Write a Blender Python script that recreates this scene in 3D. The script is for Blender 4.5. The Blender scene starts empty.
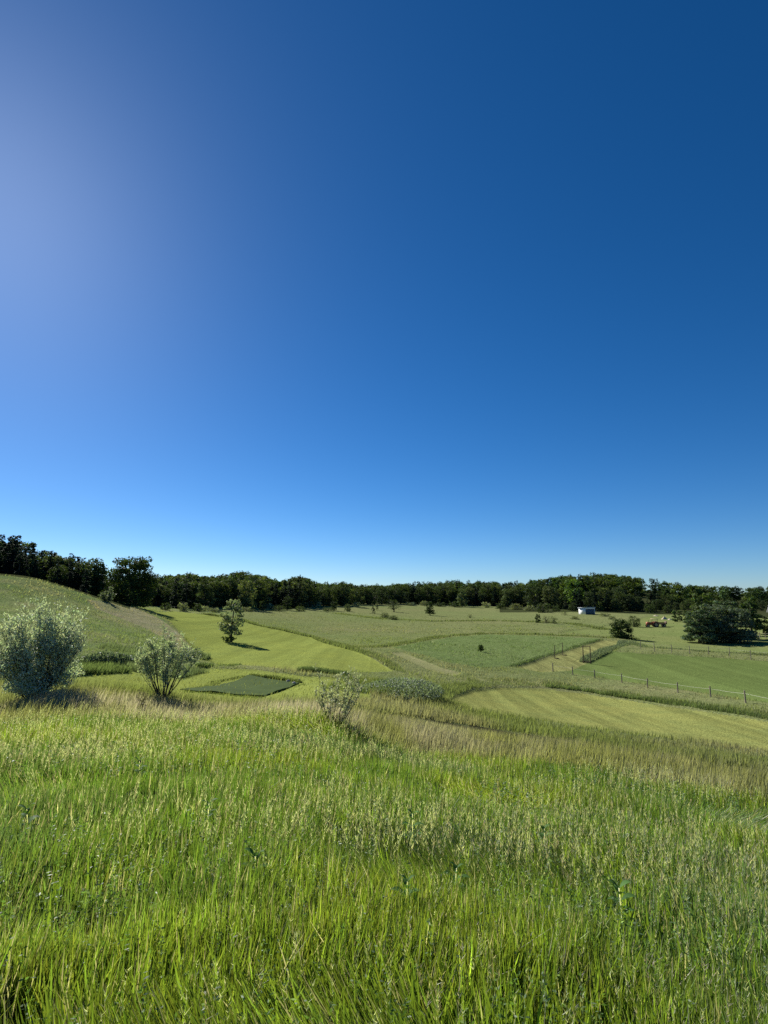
import bpy, math, random
import numpy as np

C = bpy.context.scene
COL = C.collection
rng = np.random.default_rng(7)
PI = math.pi

# ------------------------------------------------------------------ camera
W, H, F = 768, 1024, 560.0
YH = 595.0                               # picture row of the true horizon
PITCH = math.atan((YH - 512) / F)
EYE = np.array([0.0, 0.0, 1.65])
cam = bpy.data.cameras.new('camera')
camo = bpy.data.objects.new('camera', cam)
COL.objects.link(camo)
camo.location = EYE
camo.rotation_euler = (PI / 2 + PITCH, 0, 0)
cam.sensor_fit = 'VERTICAL'
cam.sensor_height = 36.0
cam.lens = F / H * 36.0
cam.clip_start = 0.05
cam.clip_end = 20000
C.camera = camo
SP, CP = math.sin(PITCH), math.cos(PITCH)


def ray(px, py):
    """direction of the sight line through a picture point, scaled to y = 1"""
    cx, cy = (px - 384) / F, (512 - py) / F
    d = np.array([cx, -cy * SP + CP, cy * CP + SP])
    return d / d[1]


# ------------------------------------------------------------------ terrain
ctrl = []


def cp(px, py, D):
    d = ray(px, py)
    p = EYE + d * D
    ctrl.append((p[0], p[1], p[2]))


def cz(px, D, z):
    d = ray(px, 600)
    ctrl.append((d[0] * D, D, z))


# home slope
for px, a in ((-300, .10), (0, .125), (192, .137), (384, .17), (576, .2), (768, .23), (1070, .28)):
    for D in (0.6, 1.2, 2.5, 5, 9, 13):
        cz(px, D, -a * D)
for px, D, z in ((0, 18, -2.35), (0, 21, -2.65), (192, 18, -2.4), (192, 23, -3.0), (384, 17, -2.9), (384, 21, -3.3),
                 (576, 15, -2.95), (576, 19, -3.55), (768, 14, -3.2), (768, 18, -4.05), (-300, 20, -2.3), (1070, 18, -4.9)):
    cz(px, D, z)
# middle ground: picture point and its depth in metres
for t in ((35, 698, 22), (162, 699, 25), (335, 722, 18.5), (240, 688, 40), (296, 683, 44), (250, 666, 56), (231, 641, 85), (330, 661, 66),
          (400, 692, 41), (450, 702, 46), (390, 671, 66), (370, 651, 86), (450, 651, 96), (420, 636, 125), (500, 636, 130),
          (450, 622, 180), (300, 641, 106), (300, 620, 160), (200, 616, 138), (380, 615, 210), (550, 625, 172),
          (768, 747, 38), (600, 722, 45), (480, 693, 58), (768, 716, 49), (745, 703, 57), (573, 677, 76), (768, 661, 90),
          (655, 653, 98), (720, 643, 120), (621, 637, 130), (640, 628, 160), (700, 625, 168), (768, 640, 122), (520, 668, 80), (603, 641, 118),
          (587, 614.5, 235), (640, 612, 262), (700, 611, 265), (500, 607, 320), (420, 605, 335), (350, 606, 270), (300, 609, 225), (240, 609, 195),
          (180, 608.5, 172), (127, 608, 142), (152, 612, 118), (180, 636, 84), (196, 655, 66), (200, 670, 54),
          (0, 574, 95), (30, 577, 97), (60, 585, 100), (110, 601, 106), (60, 600, 84), (0, 600, 74), (0, 625, 58), (80, 625, 66), (130, 630, 78),
          (0, 655, 40), (80, 657, 46), (120, 672, 42), (40, 677, 34), (150, 655, 58),
          (-350, 560, 100), (-350, 610, 60), (-350, 660, 36), (1100, 740, 40), (1100, 700, 58), (1100, 662, 90), (1100, 636, 130), (1100, 613, 250)):
    cp(*t)
for px, D, z in ((0, 125, 4.0), (60, 130, 2.0), (-350, 140, 7), (0, 190, 3.0), (110, 140, -1.0), (60, 260, 0), (200, 260, -2.0), (300, 300, -2.5), (420, 430, -1.0), (500, 420, 0),
                 (560, 400, 4.5), (610, 430, 6.0), (660, 430, 4.5), (700, 430, 1.5), (768, 430, -1), (1100, 430, -2),
                 (-350, 420, 2), (0, 420, 0), (200, 420, -1), (-350, 800, 0), (0, 800, 0), (200, 800, 0), (420, 800, 0), (600, 800, 2), (768, 800, 0), (1100, 800, 0),
                 (590, 320, -2.0), (650, 320, -2.5), (720, 320, -3.5)):
    cz(px, D, z)
ctrl = np.array(ctrl)


def uv(x, y):
    az = np.clip(np.arctan2(x, y), -1.15, 1.15)
    return az * 1.0, 0.55 * np.log(np.hypot(x, y) + 0.3)


def _k(r2):
    return 0.5 * r2 * np.log(r2 + 1e-12)


_cu, _cv = uv(ctrl[:, 0], ctrl[:, 1])
_n = len(ctrl)
_A = np.zeros((_n + 3, _n + 3))
_A[:_n, :_n] = _k((_cu[:, None] - _cu[None]) ** 2 + (_cv[:, None] - _cv[None]) ** 2) + np.eye(_n) * 4e-5
_P = np.stack([np.ones(_n), _cu, _cv], 1)
_A[:_n, _n:] = _P
_A[_n:, :_n] = _P.T
_w = np.linalg.solve(_A, np.concatenate([ctrl[:, 2], np.zeros(3)]))


def height(x, y):
    x = np.asarray(x, float)
    y = np.asarray(y, float)
    sh = x.shape
    x, y = x.ravel(), y.ravel()
    out = np.empty(x.size)
    for i in range(0, x.size, 20000):
        u, v = uv(x[i:i + 20000], y[i:i + 20000])
        r2 = (u[:, None] - _cu[None]) ** 2 + (v[:, None] - _cv[None]) ** 2
        out[i:i + 20000] = _k(r2) @ _w[:_n] + _w[_n] + _w[_n + 1] * u + _w[_n + 2] * v
    # behind the camera the hilltop simply stays level
    az = np.abs(np.arctan2(x, y))
    t = np.clip((az - 1.15) / 0.9, 0, 1)
    t = t * t * (3 - 2 * t)
    out = out * (1 - t) + t * (-0.02 * np.hypot(x, y) ** 0.9)
    return out.reshape(sh)


def H1(x, y):
    return float(height(np.array([x]), np.array([y]))[0])


def ground(px, py, dmin=22.0, dmax=700.0):
    """where the sight line through a picture point meets the terrain"""
    d = ray(px, py)
    D = np.geomspace(dmin, dmax, 900)
    g = height(d[0] * D, D) - (EYE[2] + d[2] * D)
    i = np.argmax(g > 0)
    if not (g > 0).any():
        i = len(D) - 1
    if i > 0 and g[i] > 0:
        t = g[i - 1] / (g[i - 1] - g[i])
        Dh = D[i - 1] + t * (D[i] - D[i - 1])
    else:
        Dh = D[i]
    x = d[0] * Dh
    return np.array([x, Dh, H1(x, Dh)])


def _hash(ix, iy, seed):
    h = (ix.astype(np.int64) * 374761393 + iy.astype(np.int64) * 668265263 + seed * 974711) & 0x7fffffff
    h = ((h ^ (h >> 13)) * 1274126177) & 0x7fffffff
    return ((h ^ (h >> 16)) & 0xffff) / 65535.0


def vnoise(x, y, s, seed=0):
    x, y = np.asarray(x) / s, np.asarray(y) / s
    ix, iy = np.floor(x), np.floor(y)
    fx, fy = x - ix, y - iy
    fx, fy = fx * fx * (3 - 2 * fx), fy * fy * (3 - 2 * fy)
    a, b = _hash(ix, iy, seed), _hash(ix + 1, iy, seed)
    c, d = _hash(ix, iy + 1, seed), _hash(ix + 1, iy + 1, seed)
    return (a * (1 - fx) + b * fx) * (1 - fy) + (c * (1 - fx) + d * fx) * fy


def fbm(x, y, s, seed=0):
    return (vnoise(x, y, s, seed) + .5 * vnoise(x, y, s / 2.1, seed + 1) + .25 * vnoise(x, y, s / 4.3, seed + 2)) / 1.75


def inside(x, y, poly):
    poly = np.asarray(poly)
    r = np.zeros(x.shape, bool)
    j = len(poly) - 1
    for i in range(len(poly)):
        xi, yi = poly[i][:2]
        xj, yj = poly[j][:2]
        if yi != yj:
            r ^= ((yi > y) != (yj > y)) & (x < (xj - xi) * (y - yi) / (yj - yi) + xi)
        j = i
    return r


def wpoly(pts, dmin=24):
    return [ground(px, py, dmin) for px, py in pts]


# ------------------------------------------------------------------ helpers: meshes
def mesh_np(name, v, f, mats, col=None, matidx=None, smooth=False):
    """v (N,3), f (M,4) or (M,3); col (N,3) per vertex"""
    me = bpy.data.meshes.new(name)
    v = np.ascontiguousarray(v, np.float32)
    f = np.ascontiguousarray(f, np.int32)
    k = f.shape[1]
    me.vertices.add(len(v))
    me.vertices.foreach_set('co', v.ravel())
    me.loops.add(f.size)
    me.loops.foreach_set('vertex_index', f.ravel())
    me.polygons.add(len(f))
    me.polygons.foreach_set('loop_start', np.arange(0, f.size, k, dtype=np.int32))
    if matidx is not None:
        me.polygons.foreach_set('material_index', np.ascontiguousarray(matidx, np.int32))
    if smooth:
        me.polygons.foreach_set('use_smooth', np.ones(len(f), bool))
    me.update(calc_edges=True)
    if col is not None:
        a = me.color_attributes.new('tint', 'FLOAT_COLOR', 'POINT')
        c4 = np.ones((len(v), 4), np.float32)
        c4[:, :3] = col
        a.data.foreach_set('color', c4.ravel())
    for m in (mats if isinstance(mats, (list, tuple)) else [mats]):
        me.materials.append(m)
    return me


def link(name, data, parent=None, loc=None):
    o = bpy.data.objects.new(name, data)
    COL.objects.link(o)
    if parent is not None:
        o.parent = parent
    if loc is not None:
        o.location = loc
    return o


def tag(o, label, cat, group=None, kind=None):
    o['label'] = label
    o['category'] = cat
    if group:
        o['group'] = group
    if kind:
        o['kind'] = kind
    return o


def structure(o):
    o['kind'] = 'structure'
    return o


class MB:
    """collects quads"""
    def __init__(s):
        s.v, s.f, s.c, s.m, s.n = [], [], [], [], 0

    def add(s, v, f, col=None, mat=0):
        v = np.asarray(v, float)
        f = np.asarray(f, int)
        if f.shape[1] == 3:
            f = np.concatenate([f, f[:, 2:3]], 1)
        s.v.append(v)
        s.f.append(f + s.n)
        s.n += len(v)
        c = np.ones((len(v), 3)) * (np.array([1, 1, 1]) if col is None else np.asarray(col))
        s.c.append(c)
        s.m.append(np.full(len(f), mat))

    def box(s, c, d, rz=0, col=None, mat=0, taper=1.0):
        c, d = np.array(c, float), np.array(d, float) / 2
        v = np.array([[x, y, z] for z in (-1, 1) for y in (-1, 1) for x in (-1, 1)], float)
        v[4:, :2] *= taper
        v *= d
        ca, sa = math.cos(rz), math.sin(rz)
        v[:, :2] = v[:, :2] @ np.array([[ca, sa], [-sa, ca]])
        f = [[0, 2, 3, 1], [4, 5, 7, 6], [0, 1, 5, 4], [2, 6, 7, 3], [0, 4, 6, 2], [1, 3, 7, 5]]
        s.add(v + c, f, col, mat)

    def tube(s, pts, rad, n=6, col=None, mat=0, cap=True):
        pts = np.asarray(pts, float)
        rad = np.ones(len(pts)) * rad
        t = np.gradient(pts, axis=0)
        t /= np.linalg.norm(t, axis=1)[:, None] + 1e-9
        ref = np.array([1.0, 0, 0]) if abs(t[0][0]) < .8 else np.array([0, 1.0, 0])
        a = np.cross(t, ref)
        a /= np.linalg.norm(a, axis=1)[:, None] + 1e-9
        b = np.cross(t, a)
        an = np.arange(n) * 2 * PI / n
        ring = (np.cos(an)[None, :, None] * a[:, None] + np.sin(an)[None, :, None] * b[:, None]) * rad[:, None, None]
        v = (pts[:, None] + ring).reshape(-1, 3)
        f = []
        for i in range(len(pts) - 1):
            for k in range(n):
                k2 = (k + 1) % n
                f.append([i * n + k, i * n + k2, (i + 1) * n + k2, (i + 1) * n + k])
        if cap:
            v = np.concatenate([v, pts[:1], pts[-1:]])
            for k in range(n):
                k2 = (k + 1) % n
                f.append([k2, k, len(v) - 2, len(v) - 2])
                f.append([(len(pts) - 1) * n + k, (len(pts) - 1) * n + k2, len(v) - 1, len(v) - 1])
        s.add(v, f, col, mat)

    def data(s, name, mats, smooth=False):
        v, f = np.concatenate(s.v), np.concatenate(s.f)
        c, m = np.concatenate(s.c), np.concatenate(s.m)
        me = bpy.data.meshes.new(name)
        fl = [list(dict.fromkeys(q)) for q in f.tolist()] if (f[:, 2] == f[:, 3]).any() else None
        if fl is None:
            return mesh_np(name, v, f, mats, c, m, smooth)
        me.from_pydata(v.tolist(), [], fl)
        me.polygons.foreach_set('material_index', m.astype(np.int32))
        if smooth:
            me.polygons.foreach_set('use_smooth', np.ones(len(m), bool))
        a = me.color_attributes.new('tint', 'FLOAT_COLOR', 'POINT')
        c4 = np.ones((len(v), 4), np.float32)
        c4[:, :3] = c
        a.data.foreach_set('color', c4.ravel())
        for mm in (mats if isinstance(mats, (list, tuple)) else [mats]):
            me.materials.append(mm)
        me.update()
        return me

    def build(s, name, mats, parent=None, loc=None, smooth=False):
        return link(name, s.data(name, mats, smooth), parent, loc)


def leaves(p, t, nrm, ln, wd, R=None):
    """rhombic leaf faces: p base points, t direction, nrm facing, ln length, wd width"""
    n = len(p)
    t = t / (np.linalg.norm(t, axis=1)[:, None] + 1e-9)
    b = np.cross(t, nrm)
    b /= np.linalg.norm(b, axis=1)[:, None] + 1e-9
    ln = np.ones(n) * ln
    wd = np.ones(n) * wd
    v = np.stack([p, p + t * (ln * .45)[:, None] + b * (wd * .5)[:, None], p + t * ln[:, None],
                  p + t * (ln * .5)[:, None] - b * (wd * .5)[:, None]], 1).reshape(-1, 3)
    f = np.arange(n * 4).reshape(-1, 4)
    return v, f


def unit(n, r=rng):
    v = r.normal(size=(n, 3))
    return v / np.linalg.norm(v, axis=1)[:, None]


# ------------------------------------------------------------------ materials
def new_mat(name):
    m = bpy.data.materials.new(name)
    m.use_nodes = True
    nt = m.node_tree
    nt.nodes.clear()
    out = nt.nodes.new('ShaderNodeOutputMaterial')
    return m, nt, out


def leaf_mat(name, base, trans=0.4, rough=.5, spec=.35, var=.25, tcol=None, nscale=3.0):
    """thin leaf: reflecting face plus light coming through; base is multiplied by the per-leaf tint"""
    m, nt, out = new_mat(name)
    N, L = nt.nodes, nt.links
    at = N.new('ShaderNodeAttribute')
    at.attribute_name = 'tint'
    mul = N.new('ShaderNodeMix')
    mul.data_type = 'RGBA'
    mul.blend_type = 'MULTIPLY'
    mul.inputs[0].default_value = 1
    mul.inputs[6].default_value = (*base, 1)
    L.new(at.outputs['Color'], mul.inputs[7])
    tc = N.new('ShaderNodeTexCoord')
    no = N.new('ShaderNodeTexNoise')
    no.inputs['Scale'].default_value = nscale
    no.inputs['Detail'].default_value = 3
    L.new(tc.outputs['Object'], no.inputs['Vector'])
    mr = N.new('ShaderNodeMapRange')
    mr.inputs[1].default_value, mr.inputs[2].default_value = .3, .7
    mr.inputs[3].default_value, mr.inputs[4].default_value = 1 - var, 1 + var
    L.new(no.outputs['Fac'], mr.inputs[0])
    hs = N.new('ShaderNodeHueSaturation')
    L.new(mul.outputs[2], hs.inputs['Color'])
    L.new(mr.outputs[0], hs.inputs['Value'])
    p = N.new('ShaderNodeBsdfPrincipled')
    p.inputs['Roughness'].default_value = rough
    p.inputs['Specular IOR Level'].default_value = spec
    L.new(hs.outputs[0], p.inputs['Base Color'])
    tr = N.new('ShaderNodeBsdfTranslucent')
    m2 = N.new('ShaderNodeMix')
    m2.data_type = 'RGBA'
    m2.blend_type = 'MULTIPLY'
    m2.inputs[0].default_value = 1
    m2.inputs[7].default_value = (*(tcol or (1.3, 1.25, .5)), 1)
    L.new(hs.outputs[0], m2.inputs[6])
    L.new(m2.outputs[2], tr.inputs[0])
    mx = N.new('ShaderNodeMixShader')
    mx.inputs[0].default_value = trans
    L.new(p.outputs[0], mx.inputs[1])
    L.new(tr.outputs[0], mx.inputs[2])
    L.new(mx.outputs[0], out.inputs[0])
    return m


def solid_mat(name, c1, c2=None, scale=4.0, rough=.8, bump=.3, metal=0.0, stretch=(1, 1, 1), spec=.3):
    m, nt, out = new_mat(name)
    N, L = nt.nodes, nt.links
    tc = N.new('ShaderNodeTexCoord')
    mp = N.new('ShaderNodeMapping')
    mp.inputs['Scale'].default_value = stretch
    L.new(tc.outputs['Object'], mp.inputs[0])
    no = N.new('ShaderNodeTexNoise')
    no.inputs['Scale'].default_value = scale
    no.inputs['Detail'].default_value = 5
    L.new(mp.outputs[0], no.inputs['Vector'])
    cr = N.new('ShaderNodeValToRGB')
    cr.color_ramp.elements[0].position = .32
    cr.color_ramp.elements[1].position = .68
    cr.color_ramp.elements[0].color = (*c1, 1)
    cr.color_ramp.elements[1].color = (*(c2 or [x * .7 for x in c1]), 1)
    L.new(no.outputs['Fac'], cr.inputs[0])
    p = N.new('ShaderNodeBsdfPrincipled')
    p.inputs['Roughness'].default_value = rough
    p.inputs['Metallic'].default_value = metal
    p.inputs['Specular IOR Level'].default_value = spec
    L.new(cr.outputs[0], p.inputs['Base Color'])
    bp = N.new('ShaderNodeBump')
    bp.inputs['Strength'].default_value = bump
    bp.inputs['Distance'].default_value = .03
    L.new(no.outputs['Fac'], bp.inputs['Height'])
    L.new(bp.outputs[0], p.inputs['Normal'])
    L.new(p.outputs[0], out.inputs[0])
    return m


def field_mat(name, c1, c2, c3, stripe=None, s1=.06, s2=.6, fine=9.0, bump=.6, stripe_amt=.25, width=1.6, patch=.55):
    """turf: large patches, mid blotches, fine grain, and mowing swaths when stripe gives their heading"""
    m, nt, out = new_mat(name)
    N, L = nt.nodes, nt.links
    tc = N.new('ShaderNodeTexCoord')

    def noise(sc, det=4, rot=None, stretch=None):
        n = N.new('ShaderNodeTexNoise')
        n.inputs['Scale'].default_value = sc
        n.inputs['Detail'].default_value = det
        n.inputs['Roughness'].default_value = .6
        if rot is not None:
            mp = N.new('ShaderNodeMapping')
            mp.inputs['Rotation'].default_value = (0, 0, rot)
            mp.inputs['Scale'].default_value = stretch
            L.new(tc.outputs['Object'], mp.inputs[0])
            L.new(mp.outputs[0], n.inputs['Vector'])
        else:
            L.new(tc.outputs['Object'], n.inputs['Vector'])
        return n

    def ramp(src, a, b):
        r = N.new('ShaderNodeMapRange')
        r.inputs[1].default_value, r.inputs[2].default_value = a, b
        L.new(src, r.inputs[0])
        return r.outputs[0]

    def mixc(fac, a, b, blend='MIX'):
        x = N.new('ShaderNodeMix')
        x.data_type = 'RGBA'
        x.blend_type = blend
        if isinstance(fac, float):
            x.inputs[0].default_value = fac
        else:
            L.new(fac, x.inputs[0])
        for s, i in ((a, 6), (b, 7)):
            if isinstance(s, tuple):
                x.inputs[i].default_value = (*s, 1)
            else:
                L.new(s, x.inputs[i])
        return x.outputs[2]

    big = ramp(noise(s1).outputs['Fac'], .35, .65)
    mid = ramp(noise(s2, 6).outputs['Fac'], .38, .66)
    fin = noise(fine, 5)
    col = mixc(big, c1, c2)
    mm = N.new('ShaderNodeMath')
    mm.operation = 'MULTIPLY'
    mm.inputs[1].default_value = patch
    L.new(mid, mm.inputs[0])
    col = mixc(mm.outputs[0], col, c3)
    if stripe is not None:
        st = ramp(noise(1 / width, 2, stripe, (1, .02, 1)).outputs['Fac'], .4, .6)
        g = N.new('ShaderNodeMapRange')
        g.inputs[3].default_value, g.inputs[4].default_value = 1 - stripe_amt, 1 + stripe_amt
        L.new(st, g.inputs[0])
        h = N.new('ShaderNodeHueSaturation')
        L.new(col, h.inputs['Color'])
        L.new(g.outputs[0], h.inputs['Value'])
        col = h.outputs[0]
    g = N.new('ShaderNodeMapRange')
    g.inputs[1].default_value, g.inputs[2].default_value = .3, .7
    g.inputs[3].default_value, g.inputs[4].default_value = .5, 1.5
    L.new(fin.outputs['Fac'], g.inputs[0])
    h = N.new('ShaderNodeHueSaturation')
    L.new(col, h.inputs['Color'])
    L.new(g.outputs[0], h.inputs['Value'])
    p = N.new('ShaderNodeBsdfDiffuse')
    L.new(h.outputs[0], p.inputs['Color'])
    bp = N.new('ShaderNodeBump')
    bp.inputs['Strength'].default_value = bump
    bp.inputs['Distance'].default_value = .12
    L.new(fin.outputs['Fac'], bp.inputs['Height'])
    L.new(bp.outputs[0], p.inputs['Normal'])
    L.new(p.outputs[0], out.inputs[0])
    return m


M = {}
M['grass'] = leaf_mat('meadow_grass', (1, 1, 1), .5, .5, .25, .12, (1.2, 1.2, .55), 2.0)
M['verge'] = leaf_mat('rough_grass', (1, 1, 1), .52, .7, .1, .15, (1.1, 1.1, .7), .5)
M['leaf'] = leaf_mat('broad_leaves', (1, 1, 1), .33, .7, .06, .25, (1.2, 1.25, .4), .35)
M['needle'] = leaf_mat('needles', (1, 1, 1), .28, .75, .05, .2, (1.1, 1.2, .5), .4)
M['weedleaf'] = leaf_mat('milkweed_leaves', (1, 1, 1), .38, .65, .06, .15, (1.1, 1.15, .5), 2.0)
M['willow'] = leaf_mat('silver_leaves', (1, 1, 1), .42, .55, .12, .15, (1.1, 1.15, .6), 2.0)
M['bark'] = solid_mat('bark', (.075, .06, .048), (.03, .025, .02), 9, .9, .6, stretch=(1, 1, .3))
M['wood'] = solid_mat('weathered_wood', (.30, .25, .18), (.16, .13, .095), 14, .85, .5, stretch=(1, 1, .15))
M['darkwood'] = solid_mat('stained_wood', (.13, .085, .055), (.07, .045, .03), 14, .8, .5, stretch=(1, 1, .15))
M['wire'] = solid_mat('fence_tape', (.62, .6, .5), (.5, .48, .4), 6, .6, .1)
M['white'] = solid_mat('white_siding', (.78, .79, .80), (.68, .69, .71), 3, .6, .1)
M['roof'] = solid_mat('pale_metal_roof', (.55, .60, .66), (.45, .50, .56), 5, .4, .1)
M['dark'] = solid_mat('dark_interior', (.02, .022, .025), (.035, .035, .038), 3, .9, .1)
M['slate'] = solid_mat('open_front_shade', (.10, .13, .17), (.07, .09, .12), 3, .7, .2)  # shade inside the shed's open front, put into the colour
M['greywall'] = solid_mat('grey_clapboard', (.24, .25, .26), (.18, .19, .20), 3, .8, .2)
M['shingle'] = solid_mat('grey_shingles', (.40, .41, .43), (.30, .31, .33), 8, .8, .4)
M['red'] = solid_mat('red_paint', (.42, .12, .05), (.30, .08, .035), 6, .45, .1)
M['tan'] = solid_mat('tan_canvas', (.52, .38, .24), (.42, .30, .19), 6, .7, .1)
M['rubber'] = solid_mat('rubber', (.02, .02, .02), (.03, .03, .03), 10, .85, .3)
M['tarp'] = solid_mat('green_tarp', (.045, .074, .013), (.036, .060, .011), .5, .9, .2, spec=.03)
M['stone'] = solid_mat('pale_stone', (.34, .33, .30), (.24, .23, .21), 5, .9, .6)
M['sand'] = solid_mat('pale_sand', (.50, .43, .30), (.38, .33, .23), 2, .95, .5)
M['glass'] = solid_mat('window_glass', (.03, .04, .05), (.02, .025, .03), 1, .08, 0, spec=.6)
M['skin'] = solid_mat('skin', (.5, .3, .2), (.45, .26, .18), 4, .6, .1)

M['rough'] = field_mat('rough_meadow', (.150, .180, .066), (.185, .190, .085), (.110, .145, .050), s1=.05, s2=.35, fine=5, bump=.9)
M['hay'] = field_mat('hill_meadow', (.130, .185, .060), (.225, .220, .105), (.095, .145, .050), s1=.045, s2=.16, fine=4, bump=.9, patch=.85)
M['dry'] = field_mat('dry_slope', (.215, .205, .110), (.150, .175, .075), (.260, .235, .145), s1=.09, s2=.3, fine=4, bump=.9, patch=.7)
M['mown_a'] = field_mat('mown_stripes', (.215, .245, .056), (.195, .230, .054), (.165, .200, .054), 0.9, .08, .4, 8, .5, .09, 2.0, .7)
M['mown_b'] = field_mat('mown_swaths', (.230, .235, .070), (.195, .210, .062), (.155, .180, .058), 1.35, .09, .5, 8, .6, .14, 1.2, .7)
M['mown_c'] = field_mat('mown_paddock', (.115, .160, .046), (.130, .170, .050), (.100, .140, .042), 1.45, .05, .4, 8, .5, .10, 2.4, .65)
M['mown_d'] = field_mat('mown_lane', (.225, .225, .080), (.190, .200, .072), (.16, .175, .064), -.75, .1, .5, 8, .6, .18, 1.1, .5)
M['clover'] = field_mat('clover_block', (.108, .155, .050), (.118, .165, .054), (.150, .180, .075), None, .06, .5, 5, .9, 0, 1, .5)
M['far'] = field_mat('far_pasture', (.150, .180, .068), (.180, .185, .080), (.120, .150, .055), None, .03, .12, 2.5, .8, 0, 1, .5)
M['lawn'] = field_mat('pasture', (.150, .190, .062), (.185, .205, .075), (.120, .155, .050), None, .04, .15, 4, .6, 0, 1, .5)
M['forest_floor'] = field_mat('forest_floor', (.05, .06, .025), (.045, .05, .02), (.03, .04, .018), None, .05, .3, 3, .8)
M['track'] = field_mat('pale_track', (.23, .225, .11), (.20, .21, .09), (.17, .19, .07), None, .1, .6, 7, .6)
M['road'] = field_mat('gravel_road', (.42, .40, .34), (.38, .36, .3), (.3, .28, .22), None, .1, .6, 7, .4)
M['soil'] = field_mat('thatch_soil', (.085, .080, .042), (.070, .075, .032), (.06, .055, .03), None, .6, 2.5, 30, .8)

# ------------------------------------------------------------------ ground sheet, cut into fields
FP = {  # field outlines, as picture points lying on the terrain
    'mown_a': [(149, 611.5), (172, 611.5), (200, 614.5), (232, 618.5), (254, 625.5), (280, 630), (310, 637), (345, 648), (372, 659), (393, 672), (345, 674),
               (300, 672), (262, 668), (224, 667), (204, 661), (194, 650), (184, 637), (170, 622)],
    'mown_e': [(60, 676), (110, 672), (150, 669), (205, 669), (255, 671), (300, 677), (345, 680), (362, 684), (372, 700), (300, 704), (180, 698), (60, 690)],
    'mown_b': [(446, 703), (452, 697), (470, 691.5), (500, 688.5), (540, 689.5), (580, 694), (630, 702), (690, 711), (730, 717), (768, 723), (1000, 762),
               (1000, 830), (768, 752), (690, 742), (600, 731), (530, 720), (470, 711)],
    'mown_c': [(612, 652), (640, 654), (700, 657.5), (768, 662), (1000, 676), (1000, 752), (768, 704), (690, 692), (630, 683), (585, 676), (566, 673), (590, 661)],
    'mown_d': [(516, 668), (540, 660), (570, 651), (604, 641), (640, 641.5), (616, 649), (596, 659), (570, 671), (540, 673)],
    'clover': [(392, 649), (420, 643.5), (455, 638), (490, 635.5), (540, 637), (603, 640), (570, 650), (540, 659), (513, 668), (480, 669), (450, 665), (425, 657)],
    'lawn': [(604, 627), (650, 617), (700, 612.5), (768, 611), (1000, 612), (1000, 655), (768, 654), (700, 651), (640, 648), (632, 641), (600, 636), (560, 633)],
    'dry': [(86, 601), (112, 604), (135, 609), (160, 620), (178, 634), (190, 648), (196, 660), (182, 656), (165, 640), (146, 630), (120, 619), (96, 610)],
    'track': [(388, 653), (402, 653), (420, 660), (440, 668), (462, 674), (452, 677), (432, 672), (415, 665), (398, 657)],
}
WP = {k: np.array(wpoly(v)) for k, v in FP.items()}
d1, d2 = np.geomspace(.35, 30, 150), np.geomspace(30, 900, 620)[1:]
rad = np.concatenate([d1, d2, np.array([1200, 2000, 4000, 9000.])])
fine = np.linspace(-.78, .78, 860)
az = np.concatenate([np.linspace(-PI, -.8, 60), fine, np.linspace(.8, PI, 60)])
AZ, RD = np.meshgrid(az, rad)
GX, GY = np.sin(AZ) * RD, np.cos(AZ) * RD
GZ = height(GX, GY)
FAR0 = RD > 1000
GZ[FAR0] = np.minimum(GZ[FAR0], 0) * .2 - 4
WEST = (AZ < -.26) & (RD > 30)


def classify(x, y):
    r = np.hypot(x, y)
    a = np.arctan2(x, y)
    cls = np.full(x.shape, 'rough', dtype=object)
    cls[r < 27 + 4 * np.sin(a * 3)] = 'soil'
    hill = np.array([ground(px, py, 28) for px, py in ((196, 668), (180, 640), (166, 622), (150, 612))])
    hp = np.concatenate([hill[:, :2], [[-40, 125], [-40, 170], [-300, 170], [-300, 30], [-25, 30]]])
    cls[inside(x, y, hp)] = 'hay'
    cls[(r > 175) & (a > -.3) | (r > 150) & (a > -.25) & (a < .16)] = 'far'
    cls[(r > 110) & (a < -.42)] = 'forest_floor'
    cls[(r > 345) | ((r > 268) & (a > .2)) | ((r > 215) & (a < -.16))] = 'forest_floor'
    for k, p in WP.items():
        cls[inside(x, y, p) & (cls != 'forest_floor')] = k
    return cls


fcx = (GX[:-1, :-1] + GX[1:, 1:] + GX[:-1, 1:] + GX[1:, :-1]) / 4
fcy = (GY[:-1, :-1] + GY[1:, 1:] + GY[:-1, 1:] + GY[1:, :-1]) / 4
FC = classify(fcx, fcy)
VC = classify(GX, GY)
TALL = {'dry': .2, 'rough': .22, 'hay': .2, 'clover': .28, 'far': .25, 'soil': .0, 'lawn': .05}
up = np.zeros_like(GZ)
for k, v in TALL.items():
    m_ = VC == k
    up[m_] = v
nz = fbm(GX, GY, 3.0, 5) * .5 + fbm(GX, GY, .9, 9) * .5
up *= np.clip((RD - 34) / 12, 0, 1)
for ax, kk in ((0, 2), (1, 3)):
    up = sum(np.roll(up, q_, ax) for q_ in range(-kk, kk + 1)) / (2 * kk + 1)
relief = GZ + up * (.45 + 1.1 * nz)
relief += np.where(RD < 27, 0.10 * (fbm(GX, GY, 1.6, 3) - .5), 0) * np.clip(RD / 3, 0, 1)
nr, na = GX.shape
idx = np.arange(nr * na).reshape(nr, na)
quads = np.stack([idx[:-1, :-1], idx[:-1, 1:], idx[1:, 1:], idx[1:, :-1]], -1).reshape(-1, 4)[:, ::-1]
allv = np.stack([GX, GY, relief], -1).reshape(-1, 3)
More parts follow.
